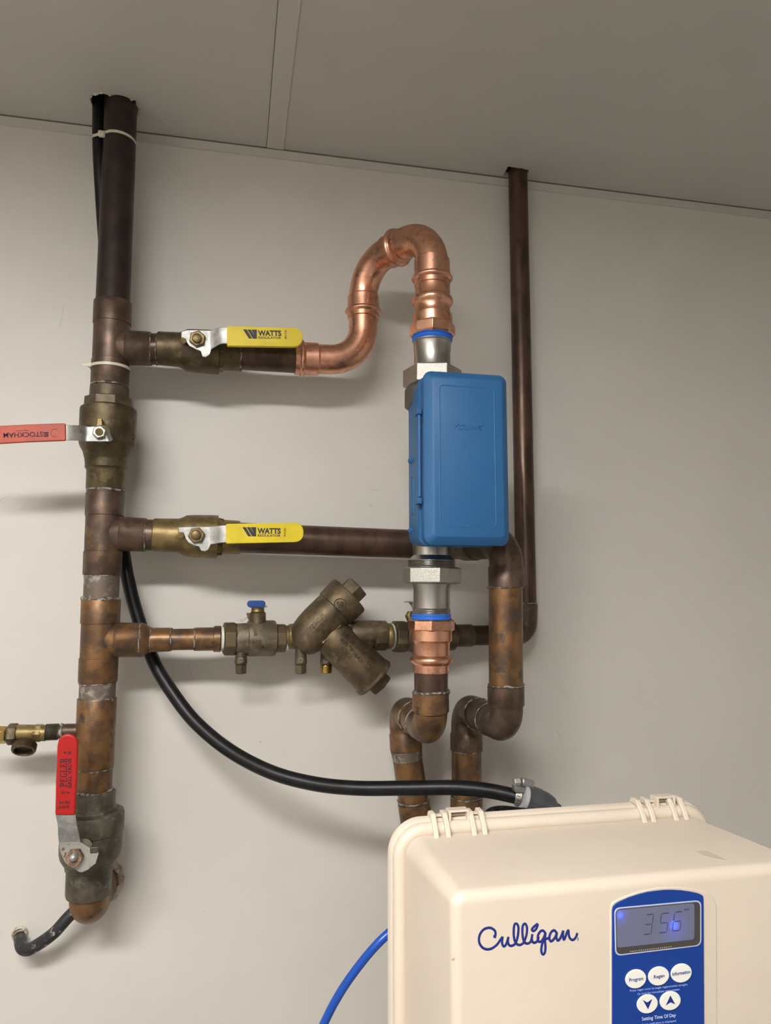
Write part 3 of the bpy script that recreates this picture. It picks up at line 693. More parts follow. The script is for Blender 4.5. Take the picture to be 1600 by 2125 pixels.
# thin outline groove on the lid
gx0 = P(913, 950, Yfo).x; gx1 = P(1028, 950, Yfo).x; gz1 = P(970, 802.5, Yfo).z; gz0 = P(970, 1093, Yfo).z
pp = rr_ring(None, Yfo, gx0, gx1, gz0, gz1, .007, 6)
bm = sweep(bmesh.new(), pp, [.0011]*len(pp), 8, closed=True)
for v in bm.verts: v.co.y = Yfo+(v.co.y-Yfo)*.45
obj('lid_outline', bm, M_blue, tb, ang=80)
# embossed mark
k = 5.5
def L_(x, y): return (940+x*60, 891-y*10.5)
lines = []
cw = 1/6
Z = [[(0, 1), (.08, .5), (.16, 1)], [(.08, .5), (.08, 0)],
     [(.22, .1), (.22, .9), (.36, .9), (.36, .1), (.22, .1)], [(.43, 1), (.43, .05), (.55, .05)], [(.60, 1), (.60, 0)],
     [(.66, 0), (.66, .95), (.79, .05), (.79, 1)], [(.85, 1), (.85, 0)], [(1, 1), (.87, .5), (1, 0)]]
lines = [[L_(x+.03*y, y) for x, y in z] for z in Z]
obj('embossed_lettering', strokes([[(x, y+(x-940)*.035) for x, y in l] for l in lines], 1.7, Yfo, .0009, smooth=False), mat('blue_emboss_shade', (.015, .09, .235), .5), tb)  # same plastic, painted darker for the shading of the raised letters
# hinge
hx = x0-.0005
za = P(872, 862, -.36).z; zb = P(872, 1033, -.36).z
obj('hinge_rod', cyl((hx-.001, -.3715, za), (hx-.001, -.3715, zb), .0032, seg=16), M_blue, tb)
for yy in (855, 1040):
    z = P(870, yy, -.37).z
    obj('hinge_clip', box((hx-.002, -.368, z), .008, .020, .010), M_blue, tb, bevel=.001)
for yy in (956, 1101):
    z = P(848, yy, -.30).z
    obj('screw', sweep(bmesh.new(), [Vector((x0+.004, -.30, z)), Vector((x0-.001, -.30, z)), Vector((x0-.003, -.30, z))], [.0052, .0052, .003], 6), M_blue, tb, bevel=.0004)
bm = bmesh.new(); zA = P(848, 990, -.3).z; zB = P(848, 1068, -.3).z
pr = [Vector((x0+.0022, -.318, zB)), Vector((x0+.0022, -.300, zB)), Vector((x0+.0022, -.300, zA)), Vector((x0+.0022, -.318, zA))]
sweep(bm, pr, [.0009]*4, 6, closed=True)
obj('side_marking', bm, M_blue, tb)

# below the lower adapter: pipe, elbows and drop pipes
YK = -.09
t = pipe_obj('copper_pipe', Vv((1392, 70), (1440, 70)), M_cup, 'short brown pipe between the lower new copper adapter and the elbow below it')
solder(xv(1434), 1434, 73, YF, t, r=.003, noise=.6)
def double_elbow(xf, ytop, yc, xb, lab1, lab2, wfr, wbk, m1, m2, xbe=None, ybe=1556, gl=.52):
    a = P(xf, ytop, YF); c = P(xf, yc, YF); c.x = a.x; bk = P(xb, yc, YK); bk.z = c.z; 
    e = P(xbe or xb, ybe, YK); r1 = Wd(wfr, a)/2; r2 = Wd(wbk, bk)/2
    midp = c.lerp(bk, gl); dcb = (bk-c).normalized(); L1 = (midp-c).length; L2 = (bk-midp).length
    da = (c-a).normalized(); rf = .033
    path = fillet([a, c, midp], rf, 14)
    P_ = [a, a+da*.001, a+da*.031, a+da*.034]+path[1:-1]+[midp-dcb*.0]; R_ = [r1*1.04, r1*1.07, r1*1.07, r1*1.0]+[r1*.98]*(len(path)-2)+[r1*.97]
    o1 = pipe_obj('pipe_elbow', sweep(bmesh.new(), P_, R_, 48), m1, lab1, 'pipe fitting')
    obj('solder_ring', ring(c+dcb*L1*.62, dcb, r1*.985, .0013), M_sold, o1)
    path = fillet([midp, bk, e], rf, 14); de = (e-bk).normalized()
    P_ = [midp+dcb*.012]+path[1:-1]+[e-de*.034, e-de*.031, e-de*.001, e]; R_ = [r2*1.05]+[r2*1.03]*(len(path)-2)+[r2*1.03, r2*1.09, r2*1.09, r2*1.04]
    o2 = pipe_obj('pipe_elbow', sweep(bmesh.new(), P_, R_, 48), m2, lab2, 'pipe fitting')
    obj('solder_ring', ring(midp+dcb*.012, dcb, r2*1.03, .0013), M_sold, o2)
    return e, de, r2, o1, o2
e, de, r2, o1, o2 = double_elbow(893.5, 1437, 1514, 838, 'amber copper elbow under the steel valve turning back to the wall', 'brown copper elbow near the wall, turning down behind the steel valve line', 71, 61, M_cua, M_cua, 843, 1556)
bl = P(863.5, 1700, YK-.0); dl = (bl-e).normalized()
t = pipe_obj('copper_pipe', sweep(bmesh.new(), fillet([e-dl*.01, bl+dl*.10, Vector(((bl+dl*.10).x, bl.y, .001))], .05), [r2]*15, 40), M_cua, 'slightly leaning brown drop pipe, left of the two behind the black hose')
obj('solder_patch', sweep(bmesh.new(), [e-dl*.001, e+dl*.003, e+dl*.012, e+dl*.018], [r2*1.05, r2*1.045, r2*1.03, r2*1.0], 40, noise=.012), M_cud, t)
solder(857, 1663, 63, YK, t, r=.003, noise=.6)
tl = pipe_obj('pipe_coupling', cyl(e+dl*.101, e+dl*.175, r2*1.08, seg=40), M_cua, 'brown coupling low on the leaning drop pipe, beside the cream box corner', 'pipe fitting')

xr = lambda y: 1049.5+.004*(y-1300)
e, de, r2, o1, o2 = double_elbow(1049.5, 1424, 1508, 968, 'dark copper elbow at the foot of the right front pipe, turning back to the wall', 'dark copper elbow near the wall, turning down from the right front pipe', 71, 61, M_cub, M_cub, 968, 1556, .60)
bl = P(968, 1700, YK); dl = (bl-e).normalized()
t = pipe_obj('copper_pipe', cyl(e-dl*.01, Vector((bl.x, bl.y, .001)), r2, seg=40), M_cua, 'straight brown drop pipe, right of the two behind the black hose')
solder(968.5, 1557, 62, YK, t, r=.0018); solder(968, 1654, 64, YK, t, r=.0018)
pipe_obj('pipe_coupling', cyl(P(968, 1655, YK), P(968, 1730, YK), r2*1.08, seg=40), M_cua, 'brown coupling low on the straight drop pipe, just above the cream box', 'pipe fitting')
t = pipe_obj('copper_pipe', V((1214, 70), (1428, 70.5), Y=YF, xf=xr), M_cua, 'thick front copper pipe with dark heat stains standing right of the steel valve')
solder(xr(1219), 1219, 72, YF, t, r=.0018); solder(xr(1420), 1421, 73, YF, t, r=.0024)

# middle branch pipe and its elbow
mA = P(494, 1115.5, YM); mB = P(925, 1132, YM); mC = P(1049.5, 1124, YF); mC.z = mB.z-.002
rM = Wd(62.5, mA)/2; dd = (mC-mB).normalized(); mm = mB.lerp(mC, .42)
path = fillet([mA, mB, mm], .05, 10)
t = pipe_obj('copper_pipe', sweep(bmesh.new(), path, [rM]*len(path), 48), M_cup, 'long brown copper pipe running from the lower yellow-handled valve behind the blue box')
solder(497, 1115.5, 66, YM, t, axis=(1, 0, 0), r=.0012)
bm = text('TYPE L', (600, 1145), (690, 1147), 6, YM-.03, t=.0002, cylinder=(mA, mB, rM+.0001)); obj('stamp_marks', bm, mat('stamp_red', (.11, .018, .012), .6), t)
bm = text('COPPER LPD', (730, 1150), (845, 1153), 7, YM-.03, t=.0002, cylinder=(mA, mB, rM+.0001)); obj('stamp_marks', bm, MATS['stamp_red'], t)
rR = Wd(70, mC)/2; mE = P(xr(1219), 1219, YF); mE.x = mC.x
path = fillet([mm, mC, mE], .04, 14); dz = (mE-mC).normalized()
P_ = [mm-dd*.012, mm-dd*.011, mm+dd*.02, mm+dd*.022]+path[1:-1]+[mE-dz*.038, mE-dz*.035, mE-dz*.001, mE]
R_ = [rR*1.04, rR*1.06, rR*1.06, rR]+[rR]*(len(path)-2)+[rR, rR*1.06, rR*1.06, rR*1.03]
t = pipe_obj('pipe_elbow', sweep(bmesh.new(), P_, R_, 48), M_cub, 'dark copper elbow behind the lower right corner of the blue box', 'pipe fitting')
obj('solder_ring', ring(mm-dd*.012, dd, rR*1.02, .0012), M_sold, t)

# --------------------------------- reduced branch, backflow preventer line
yb = lambda x: 1328-.0135*(x-293)
def Yb(x): return -.12+(x-450)/640*.06 if x > 450 else -.12
def H(*prof, seg=40, rot=0., bm=None): return run([(x, yb(x)+(q[0] if q else 0), w, Yb(x)) for x, w, *q in prof], None, seg, rot, bm)
def hthing(name, label, cat, x, dy=30): return thing(name, label, cat, P(x, yb(x)+dy, Yb(x)))
t = pipe_obj('pipe_reducer', H((291, 68), (292, 70), (298, 69), (311, 53), (313, 50), (353, 49), (355, 46)), M_cua, 'amber copper reducer on the bottom tee arm', 'pipe fitting')
solder(292, 1328, 68, -.12, t, axis=(1, 0, 0), r=.0018); solder(313, 1328, 50, -.12, t, axis=(1, 0, 0), r=.0014)
t = pipe_obj('copper_pipe', H((350, 44), (410, 44)), M_cua, 'thin copper pipe between the reducer and the left isolation valve')
solder(355.5, 1327, 46, -.12, t, axis=(1, 0, 0), r=.0016); solder(404, 1326.5, 46, -.12, t, axis=(1, 0, 0), r=.0018)
pipe_obj('threaded_adapter', H((405, 46), (406, 48), (443, 48), (444, 53), (457, 54), (459, 50)), M_cua, 'small copper threaded adapter left of the bronze isolation valve', 'pipe fitting')
t = pipe_obj('thread_tape', H((457, 44), (458, 49), (464, 49), (466, 44)), M_tape, 'white thread tape wrapped between small copper adapter and left bronze valve', 'thread tape')
t = hthing('isolation_valve', 'small bronze isolation valve with blue handle left of the backflow preventer', 'valve', 520, 38)
obj('hex_end', H((463, 62), (466, 72), (486, 72), (490, 64), seg=8, rot=.39), M_febco, t, bevel=.001)
obj('valve_body', H((488, 62), (512, 64), (514, 72), (518, 73.5), (566, 73.5), (570, 71), (572, 62)), M_febp, t)
obj('hex_end', H((571, 56), (573, 61), (590, 61), (592, 54), seg=8, rot=.39), M_febco, t, bevel=.0008)
obj('bonnet', run([(535, 1300, 36), (535, 1286, 34), (535, 1272, 33), (535, 1270, 28)], -.115), M_febco, t)
obj('seal_ear', ppoly([(511, 1272), (520, 1272), (522, 1288), (516, 1288), (513, 1280)], -.118, .004), M_febco, t)
obj('gland', run([(535, 1271, 26), (535, 1269, 28), (535, 1266, 26), (535, 1260, 27)], -.115), M_brg, t)
bm = rloft([(-.135, P(513, 1254, -.135).x, P(551, 1254, -.135).x, P(530, 1260.5, -.135).z, P(530, 1246.5, -.135).z, .0058), (-.112, P(513, 1254, -.135).x, P(551, 1254, -.135).x, P(530, 1260.5, -.135).z, P(530, 1246.5, -.135).z, .0058)])
obj('blue_handle', bm, M_bknob, t, bevel=.0015)
obj('handle_plate', box(P(536, 1259, -.12), .032, .02, .003), M_zincd, t)
obj('seal_wire', sweep(bmesh.new(), spline([P(x, y, Y) for x, y, Y in ((516, 1278, -.122), (508, 1285, -.135), (503, 1290, -.14), (498, 1288, -.14), (505, 1284, -.138), (494, 1293, -.14))], 6), [.0004]*31, 6), M_zinc, t)
rv = Wd(73.5, P(540, 1324, -.115))/2; ca, cb = P(513, yb(513), Yb(513)), P(571, yb(571), Yb(571))
obj('cast_lettering', text('1', (527, 1319), (533, 1318.6), 15, -.15, t=.0007, bold=.01, cylinder=(ca, cb, rv)), M_febco, t)
obj('cast_lettering', text('600', (524, 1337), (542, 1336.5), 9, -.15, t=.0007, bold=.01, cylinder=(ca, cb, rv)), M_febco, t)
obj('cast_lettering', text('WOG', (526, 1347), (548, 1346.5), 8, -.15, t=.0007, bold=.01, cylinder=(ca, cb, rv)), M_febco, t)
def cock(label, x, y0, parent, bright=False, Y=-.12):
    t = thing('test_cock', label, 'test cock', P(x, 1399, Y))
    obj('cock_body', run([(x, y0-10, 22), (x, y0+8, 24), (x, 1376, 26), (x, 1379, 22)], Y), M_brd, t)
    obj('hex_cap', run([(x, 1379, 20), (x, 1380, 26), (x, 1396, 25), (x, 1398, 21)], Y, seg=24 if bright else 6), M_brs if bright else M_brd, t, bevel=.0006)
    p = P(x, 1370, Y-.013); obj('screw', cyl(p, p+Vector((0, .006, 0)), .0053, seg=20), M_febp, t)
    q = P(x, 1370, Y-.0136); obj('screw_slot', box(q, .008, .0006, .0012), M_gap, t); return t
cock('small dark brass test cock under the left bronze isolation valve', 500, 1357, t)
cock('small dark brass test cock under the inlet of the backflow preventer', 624, 1350, t)
cock('small test cock with bright brass end, behind the tilted backflow body', 677, 1350, t, True, -.10)
pipe_obj('thread_tape', H((590, 46), (592, 54), (597, 53), (599, 46)), M_tape, 'white thread tape between left isolation valve and backflow preventer', 'thread tape')

t = thing('backflow_preventer', 'large cast bronze backflow preventer with two angled check bodies', 'backflow preventer', P(705, 1440, -.12))
YQ = -.125
def q6(x, y): return (440+x/3.077, 1180+y/3.077)
# inlet arm with bulb
inl = [(597, 1321, 46, Yb(597)), (600, 1321, 46), (602, 1321, 52), (612, 1321, 54), (626, 1321.5, 60), (640, 1320, 64), (652, 1314, 66)]
bm = run(inl, YQ+.012, 48, straight=False)
# upward check body
def diag(c, d, prof, bm, Y=YQ, seg=48):
    n = math.hypot(*d); d = (d[0]/n, d[1]/n)
    return run([(c[0]+d[0]*s, c[1]+d[1]*s, w) for s, w in prof], Y, seg, bm=bm)
c1 = q6(877, 166); d1 = (1, -1.0)
diag(c1, d1, [(-152, 44), (-146, 60), (-137, 72), (-124, 80), (-108, 85), (-88, 87), (-42, 86), (-39, 84)], bm)
c2 = q6(1036, 700); d2 = (1, 1.0)
diag(c2, d2, [(-154, 44), (-147, 60), (-138, 70), (-122, 78), (-100, 82), (-50, 85), (-8, 87), (-5, 85)], bm)
# outlet arm
run([(728, 1316, 50), (740, 1316, 57), (770, 1315.5, 57), (800, 1316, 55), (803, 1316, 48)], YQ+.005, 40, bm=bm)
obj('cast_body', bm, M_febco, t, ang=30)
obj('check_cover', diag(c1, d1, [(-44, 84), (-42, 91), (-3, 92), (0, 88)], bmesh.new()), M_febco, t)
obj('check_cover', diag(c2, d2, [(-9, 84), (-7, 91), (-1, 93), (2, 90)], bmesh.new()), M_febco, t)
obj('hex_plug', diag(c1, d1, [(0, 52), (1, 55), (22, 55), (25, 51)], bmesh.new(), seg=6), M_brd, t, bevel=.0008)
obj('hex_plug', diag(c2, d2, [(0, 52), (1, 54), (20, 54), (23, 50)], bmesh.new(), seg=6), M_brd, t, bevel=.0008)
obj('inlet_collar', run([(598, 1321, 48), (600, 1321, 52), (605, 1321, 52)], YQ+.01), M_brg, t)
obj('outlet_hex', run([(776, 1321, 56), (778, 1321, 60), (798, 1321, 60), (801, 1321, 56)], YQ+.005, seg=8, rot=.39), M_febco, t, bevel=.001)
obj('outlet_collar', run([(800, 1320, 50), (803, 1320, 53), (810, 1320, 53), (813, 1320, 48)], YQ+.01), M_brg, t)
obj('rib', diag(q6(760, 420), (1, -1.0), [(-25, 8), (28, 8)], bmesh.new(), Y=YQ-.0275, seg=8), M_febco, t)
def dtext(s, a, b, h, cc, dd_, wpx):
    A = P(cc[0], cc[1], YQ); n = math.hypot(*dd_); B = P(cc[0]+dd_[0]/n*60, cc[1]+dd_[1]/n*60, YQ)
    obj('cast_lettering', text(s, q6(*a), q6(*b), h, YQ-.04, t=.0011, bold=.012, cylinder=(A, B, Wd(wpx, A)/2)), M_cast, t)
dtext('FEBCO', (630, 395), (725, 300), 8.5, c1, d1, 87)
dtext('805Y', (672, 408), (742, 338), 8.5, c1, d1, 87)
dtext('D', (715, 415), (733, 397), 8.5, c1, d1, 86)
dtext('CK1', (785, 308), (808, 277), 6.5, c1, d1, 89)
dtext('UL', (618, 290), (645, 262), 6, c1, d1, 85)
dtext('175 MWWP', (832, 418), (975, 562), 8.5, c2, d2, 84)
dtext('140 °F MAX', (818, 458), (958, 612), 8.5, c2, d2, 84)
dtext('CK2', (822, 510), (880, 580), 8.5, c2, d2, 84)
dtext('BOD', (1005, 565), (1035, 600), 7, c2, d2, 87)
dtext('CAP', (985, 600), (1018, 640), 7, c2, d2, 87)
dtext('1D', (968, 630), (995, 655), 7, c2, d2, 87)
pc = q6(818, 230); A = P(c1[0], c1[1], YQ); B = P(c1[0]+40, c1[1]-40, YQ)
bm = strokes([[(pc[0]+12.5*math.cos(a*.5236), pc[1]+12.5*math.sin(a*.5236)) for a in range(13)], [(pc[0]-2, pc[1]-6), (pc[0]-7, pc[1]-4), (pc[0]-1, pc[1]+1), (pc[0]-5, pc[1]+6)], [(pc[0]+2, pc[1]+6), (pc[0]+2, pc[1]-6), (pc[0]+7, pc[1]-3), (pc[0]+2, pc[1]), (pc[0]+7, pc[1]+3), (pc[0]+2, pc[1]+6)]], 1.8, YQ-.04, .0009)
wrap(bm, YQ-.04, A, B, Wd(91.5, A)/2); obj('cast_emblem', bm, M_cast, t)
bm = ppoly([q6(985, 432), q6(1005, 432), q6(1005, 420), q6(1032, 440), q6(1005, 460), q6(1005, 448), q6(985, 448)], YQ-.032, .002)
obj('flow_arrow', bm, M_febco, t)
obj('cast_lettering', text('1', q6(950, 455), q6(965, 455), 11, YQ-.018, t=.001), M_febp, t)
pipe_obj('thread_tape', H((811, 48), (813, 54), (816, 52), (819, 54), (822, 46)), M_tape, 'white thread tape right of the backflow preventer outlet', 'thread tape')
t = hthing('isolation_valve', 'bronze isolation valve half hidden behind the new copper adapter', 'valve', 850, 36)
obj('hex_end', H((815, 58), (818, 68), (836, 68), (841, 60), seg=8, rot=.39), M_febco, t, bevel=.001)
obj('valve_body', H((838, 58), (850, 62), (858, 72), (905, 72), (908, 62), (940, 60)), M_brd, t)
obj('bonnet', run([(866, 1295, 30), (866, 1268, 28)], -.08), M_febco, t)
obj('gland', run([(851, 1270, 10), (848, 1277, 16), (853, 1290, 14)], -.085, straight=False), M_brg, t)
obj('handle_plate', box(P(862, 1249, -.09), .042, .018, .0022), M_zincd, t)
obj('handle_plate', ppoly([(848, 1249), (864, 1249), (864, 1262), (856, 1262)], -.088, .003), M_zincd, t)
pipe_obj('pipe_coupling', H((935, 55), (938, 52), (944, 50), (945, 46), (976, 46), (978, 43)), M_brd, 'dark blackened coupling right of the new copper adapter', 'pipe fitting')
t = pipe_obj('copper_pipe', H((974, 41), (1066, 41)), M_cup, 'thin dark copper pipe passing behind the thick front pipe')
solder(979, yb(979), 43, Yb(979), t, axis=(1, 0, 0), r=.0012)
# right rear riser
YR = -.052
rA = P(1075, 376, -.0248); rB = P(1092, 1253, YR)
dr = (rA-rB).normalized(); r3 = Wd(39, rA)/2
t = thing('copper_pipe', 'thin brown copper riser at the right, passing up through the square ceiling hole', 'pipe', rB)
obj('pipe_wall', cyl(rB-dr*.02, rB+dr*((CEIL+.22-rB.z)/dr.z), r3, seg=40), M_cup, t)
p = P(1091.5, 1253, YR); obj('solder_ring', ring(p, dr, r3*1.02, .0018), M_sold, t)
e1 = P(1092, 1253, YR); ec = P(1093, 1313, YR); ec.x = e1.x; e2 = P(1058, yb(1058), Yb(1058)); r4 = Wd(44, e1)/2
path = fillet([e1, ec, e2], .026, 12); dq = (ec-e1).normalized()
P_ = [e1, e1+dq*.0008, e1+dq*.03, e1+dq*.032]+path[1:]; R_ = [r4*1.02, r4*1.07, r4*1.07, r4]+[r4]*(len(path)-1)
P_ = [e1, e1+dq*.0008]+path[1:]; R_ = [r4*1.02, r4*1.07]+[r4]*(len(path)-1)
pipe_obj('pipe_elbow', sweep(bmesh.new(), P_, R_, 40), M_cub, 'small brown elbow at the foot of the thin right riser', 'pipe fitting')

# ---------------------------------------------------------- black hose
pts = [(205, 305, -.086), (211, 420, -.075), (220, 560, -.05), (226, 720, -.035), (232, 900, -.035), (240, 1040, -.038), (254, 1130, -.042), (265, 1200, -.05), (285, 1277, -.055), (318, 1370, -.065), (354, 1432, -.08), (405, 1498, -.105), (476, 1557, -.14), (562, 1602, -.18), (650, 1626, -.21), (740, 1635.5, -.24), (840, 1635.5, -.265), (940, 1634.5, -.29), (1015, 1641, -.31), (1080, 1655, -.33)]
hp = spline([hc+Vector((-.004, .004, .2)), hc+Vector((0, 0, .02))]+[P(*p) for p in pts], 8)
hr = Wd(30, P(850, 1635, -.27))/2
hose = tag(obj('hose', sweep(bmesh.new(), hp, [hr*(1. if i > 60 else .95) for i in range(len(hp))], 28), M_blk, ang=60), 'glossy black hose hanging from the ceiling hole and swinging right to the water softener', 'hose')
# elbow fitting & clamp
t = thing('hose_elbow', 'dark grey plastic hose elbow behind the top of the cream box', 'hose fitting', P(1130, 1700, -.34))
YE = -.34
el = [P(x, y, YE) for x, y in ((1088, 1657), (1108, 1664), (1128, 1673), (1143, 1690), (1149, 1715), (1150, 1750))]
sp = spline(el, 6); rE = Wd(57, el[1])/2
obj('elbow_body', sweep(bmesh.new(), sp, [rE*(1 if i < 15 else .9) for i in range(len(sp))], 40), M_grayp, t)
dE = (el[1]-el[0]).normalized()
obj('collar', cyl(el[0]-dE*.006, el[0]+dE*.004, rE*.84, rE*.98), M_greyl, t)
bm = bmesh.new()
for a in range(0, 360, 30):
    u = dE.orthogonal().normalized(); u = Matrix.Rotation(math.radians(a+10), 3, dE) @ u
    q = el[0]+dE*.003+u*rE*.995; sweep(bm, [q, q+dE*.024], [.0008, .0008], 6)
obj('grip_ribs', bm, M_grayp, t)
pE = sp[13]; dE2 = (sp[14]-sp[12]).normalized(); obj('retaining_ring', ring(pE, dE2, rE*.93, .0013, noise=.0), M_zinc, t)
obj('retaining_ring', ring(sp[17], (sp[18]-sp[16]).normalized(), rE*.9, .0022, noise=.0), M_blk, t)
t = thing('hose_clamp', 'stainless worm-drive clamp tightening the black hose onto the grey elbow', 'clamp', P(1080, 1655, YE))
cc = P(1076, 1653, YE+.006); dh = (hp[-1]-hp[-6]).normalized()
ring_pts = circle(cc, dh, hr*1.12)
bm = bmesh.new()
for off in (-.004, .004): ring(cc+dh*off, dh, hr*1.10, .0011, 0, bm=bm)
band(ring_pts, .010, .0012, bm, up=dh); obj('band', bm, M_zincd, t)
obj('screw_housing', run([(1082, 1622, 15), (1084, 1622, 19), (1100, 1626, 19), (1106, 1630, 14)], YE-.0, straight=False), M_zinc, t)
for k in range(7):
    a_ = dh.cross(Vector((0, 1, 0))).normalized(); th = math.radians(-75+k*22)
    n_ = (Vector((0, -1, 0))*math.cos(th)+a_*math.sin(th)); n_ = (n_-dh*n_.dot(dh)).normalized()
    bb = dh.cross(n_).normalized(); q = cc+n_*(hr*1.12+.0014)
    obj('band_slot', poly([q-dh*.0032-bb*.0008, q+dh*.0032-bb*.0002, q+dh*.0032+bb*.0012, q-dh*.0032+bb*.0006], n_*.0003), M_gap, t)
obj('saddle', ppoly([(1068, 1632), (1098, 1636), (1090, 1646), (1070, 1645)], YE-.008, .014), M_zincd, t, bevel=.001)
obj('screw_head', run([(1066, 1623, 15), (1067, 1623, 18), (1078, 1622, 18), (1080, 1622, 14)], YE, seg=6), M_zinc, t, bevel=.0005)

# -------------------------------------------------------------- cable ties
t = thing('cable_tie', 'pale cable tie strapping the black hose to the riser just below the ceiling', 'cable tie', P(240, 297, YM))
zt = P(240, 273, -.123).z; cr = P(248, 290, -.090); ch = P(204, 298, -.087); R1 = rr+.0008
pl = []
for k in range(40):
    a = 2*math.pi*k/40; dx, dy = math.cos(a), math.sin(a)
    s1 = cr.x*dx+cr.y*dy+R1; s2 = ch.x*dx+ch.y*dy+hr; 
    base = cr if s1 > s2 else ch; q = R1 if s1 > s2 else hr
    pl.append(Vector((base.x+dx*q, base.y+dy*q, zt+.002*(1-dx))))
obj('strap', band(pl, .0056, -.0012, up=Vector((0, 0, 1))), M_tie, t)
obj('lock', box(P(211, 278, -.112), .0135, .009, .012), M_tie, t, bevel=.003)
t = thing('cable_tie', 'pale cable tie around the foot of the upper tee', 'cable tie', P(225, 770, YM))
c0 = P(xm(764), 765, YM); R2 = Wd(74.5, c0)/2+.001
obj('strap', band(circle(c0, Vector((0, 0, 1)), R2), .0052, .0012), M_tie, t)
obj('lock', box((c0.x-R2+.001, YM-.012, c0.z+.001), .009, .008, .009), M_tie, t, bevel=.002)
obj('tail', box((c0.x-R2-.007, YM-.012, c0.z+.001), .010, .002, .004), M_tie, t)

# ---------------------------------------------------------- water softener
Yf, Yk = -.871, -.72
fx0 = P(938, 1868, Yf).x; fx1 = P(1684, 1791, Yf).x; fz1 = (P(945, 1858, Yf).z+P(1590, 1793, Yf).z)/2; fz0 = fz1-.36
kx0 = P(838, 1900, Yk).x; kx1 = P(1452, 1700, Yk).x; kz1 = (P(875, 1744, Yk).z+P(1400, 1714, Yk).z)/2; kz0 = fz0-.006
print('soft', fx0, fx1, fz1, kx0, kx1, kz1)
kz1 = max(kz1, fz1+.001)
t = thing('water_softener', 'cream plastic water softener head with blue control panel, lower right corner', 'water softener', Vector(((fx0+fx1)/2, -.69, 0)))
def fs(Y, i, r): return (Y, fx0+i, fx1-i, fz0+i, fz1-i, r)
secs = [fs(Yf, .010, .003)]
for k in range(1, 7):
    a = k/6*math.pi/2; secs.append(fs(Yf+.010*(1-math.cos(a)), .010*(1-math.sin(a)), .003+.009*math.sin(a)))
secs.append((Yk, kx0, kx1, kz0, kz1, .020))
obj('cover', rloft(secs, n=10), M_cream, t, ang=60)
rb = .0078; o_ = .004
pp = rr_ring(None, Yk, kx0-o_, kx1+o_, kz0-o_, kz1+o_, .026, 14)
obj('rim_bead', sweep(bmesh.new(), pp, [rb]*len(pp), 20, closed=True), M_cream, t, ang=80)
o2_ = o_+rb+.002
obj('rim_lip', rloft([(Yk+.002, kx0-o2_+.002, kx1+o2_-.002, kz0-o2_+.002, kz1+o2_-.002, .033), (Yk+.004, kx0-o2_, kx1+o2_, kz0-o2_, kz1+o2_, .035), (Yk+.012, kx0-o2_-.001, kx1+o2_+.001, kz0-o2_, kz1+o2_+.001, .036), (Yk+.016, kx0-o2_+.004, kx1+o2_-.004, kz0-o2_, kz1+o2_-.004, .034)], n=12), M_cream, t, ang=40)
obj('back_housing', rloft([(Yk+.014, kx0+.006, kx1-.006, kz0+.01, kz1-.012, .02), (-.60, kx0+.012, kx1-.012, kz0+.01, kz1-.045, .02), (-.56, kx0+.03, kx1-.03, kz0+.02, kz1-.08, .02)]), M_cream, t)
def clip(xs, framex):
    c = obj('clip', bmesh_clip(framex), M_cream, t, bevel=.0006)
    for x in xs:
        xa_ = P(x, 1745, Yk-.012).x; bm = bmesh.new()
        prof = [(Yk+.016, kz1+.012), (Yk+.010, kz1+.021), (Yk-.001, kz1+.0205), (Yk-.011, kz1+.009), (Yk-.0150, kz1+.001), (Yk-.018, kz1-.0035)]
        rows = []
        for yy, zz in prof:
            rows.append([bm.verts.new((xa_+s*.0028, yy+o*.3, zz-o)) for s, o in ((-1, 0), (1, 0), (1, .006), (-1, .006))])
        for A_, B_ in zip(rows, rows[1:]):
            for k in range(4): bm.faces.new((A_[k], A_[(k+1) % 4], B_[(k+1) % 4], B_[k]))
        bm.faces.new(rows[0]); bm.faces.new(rows[-1]); obj('clip_rib', bm, M_cream, c, bevel=.0012)
def bmesh_clip(fr):
    xa_, xb_ = P(fr[0], 1690, Yk).x, P(fr[1], 1690, Yk).x; xc = (xa_+xb_)/2; z = kz1+.014
    w_ = (xb_-xa_)*.44; z = kz1+.0155; xc -= .001
    bm = box((xc, Yk+.004, z+.006), w_, .012, .0026); box((xc, Yk-.002, z-.0045), w_, .003, .0028, bm)
    box((xc-w_/2+.0012, Yk+.002, z), .0026, .012, .0125, bm); box((xc+w_/2-.0012, Yk+.002, z), .0026, .012, .0125, bm)
    box((xc, Yk+.010, z-.002), w_, .003, .016, bm); box((xc, Yk+.006, kz1+.0165), (xb_-xa_)*.98, .006, .0022, bm); return bm
clip((905, 930, 984, 1006), (905, 1000)); clip((1338, 1357, 1404, 1425), (1338, 1425))
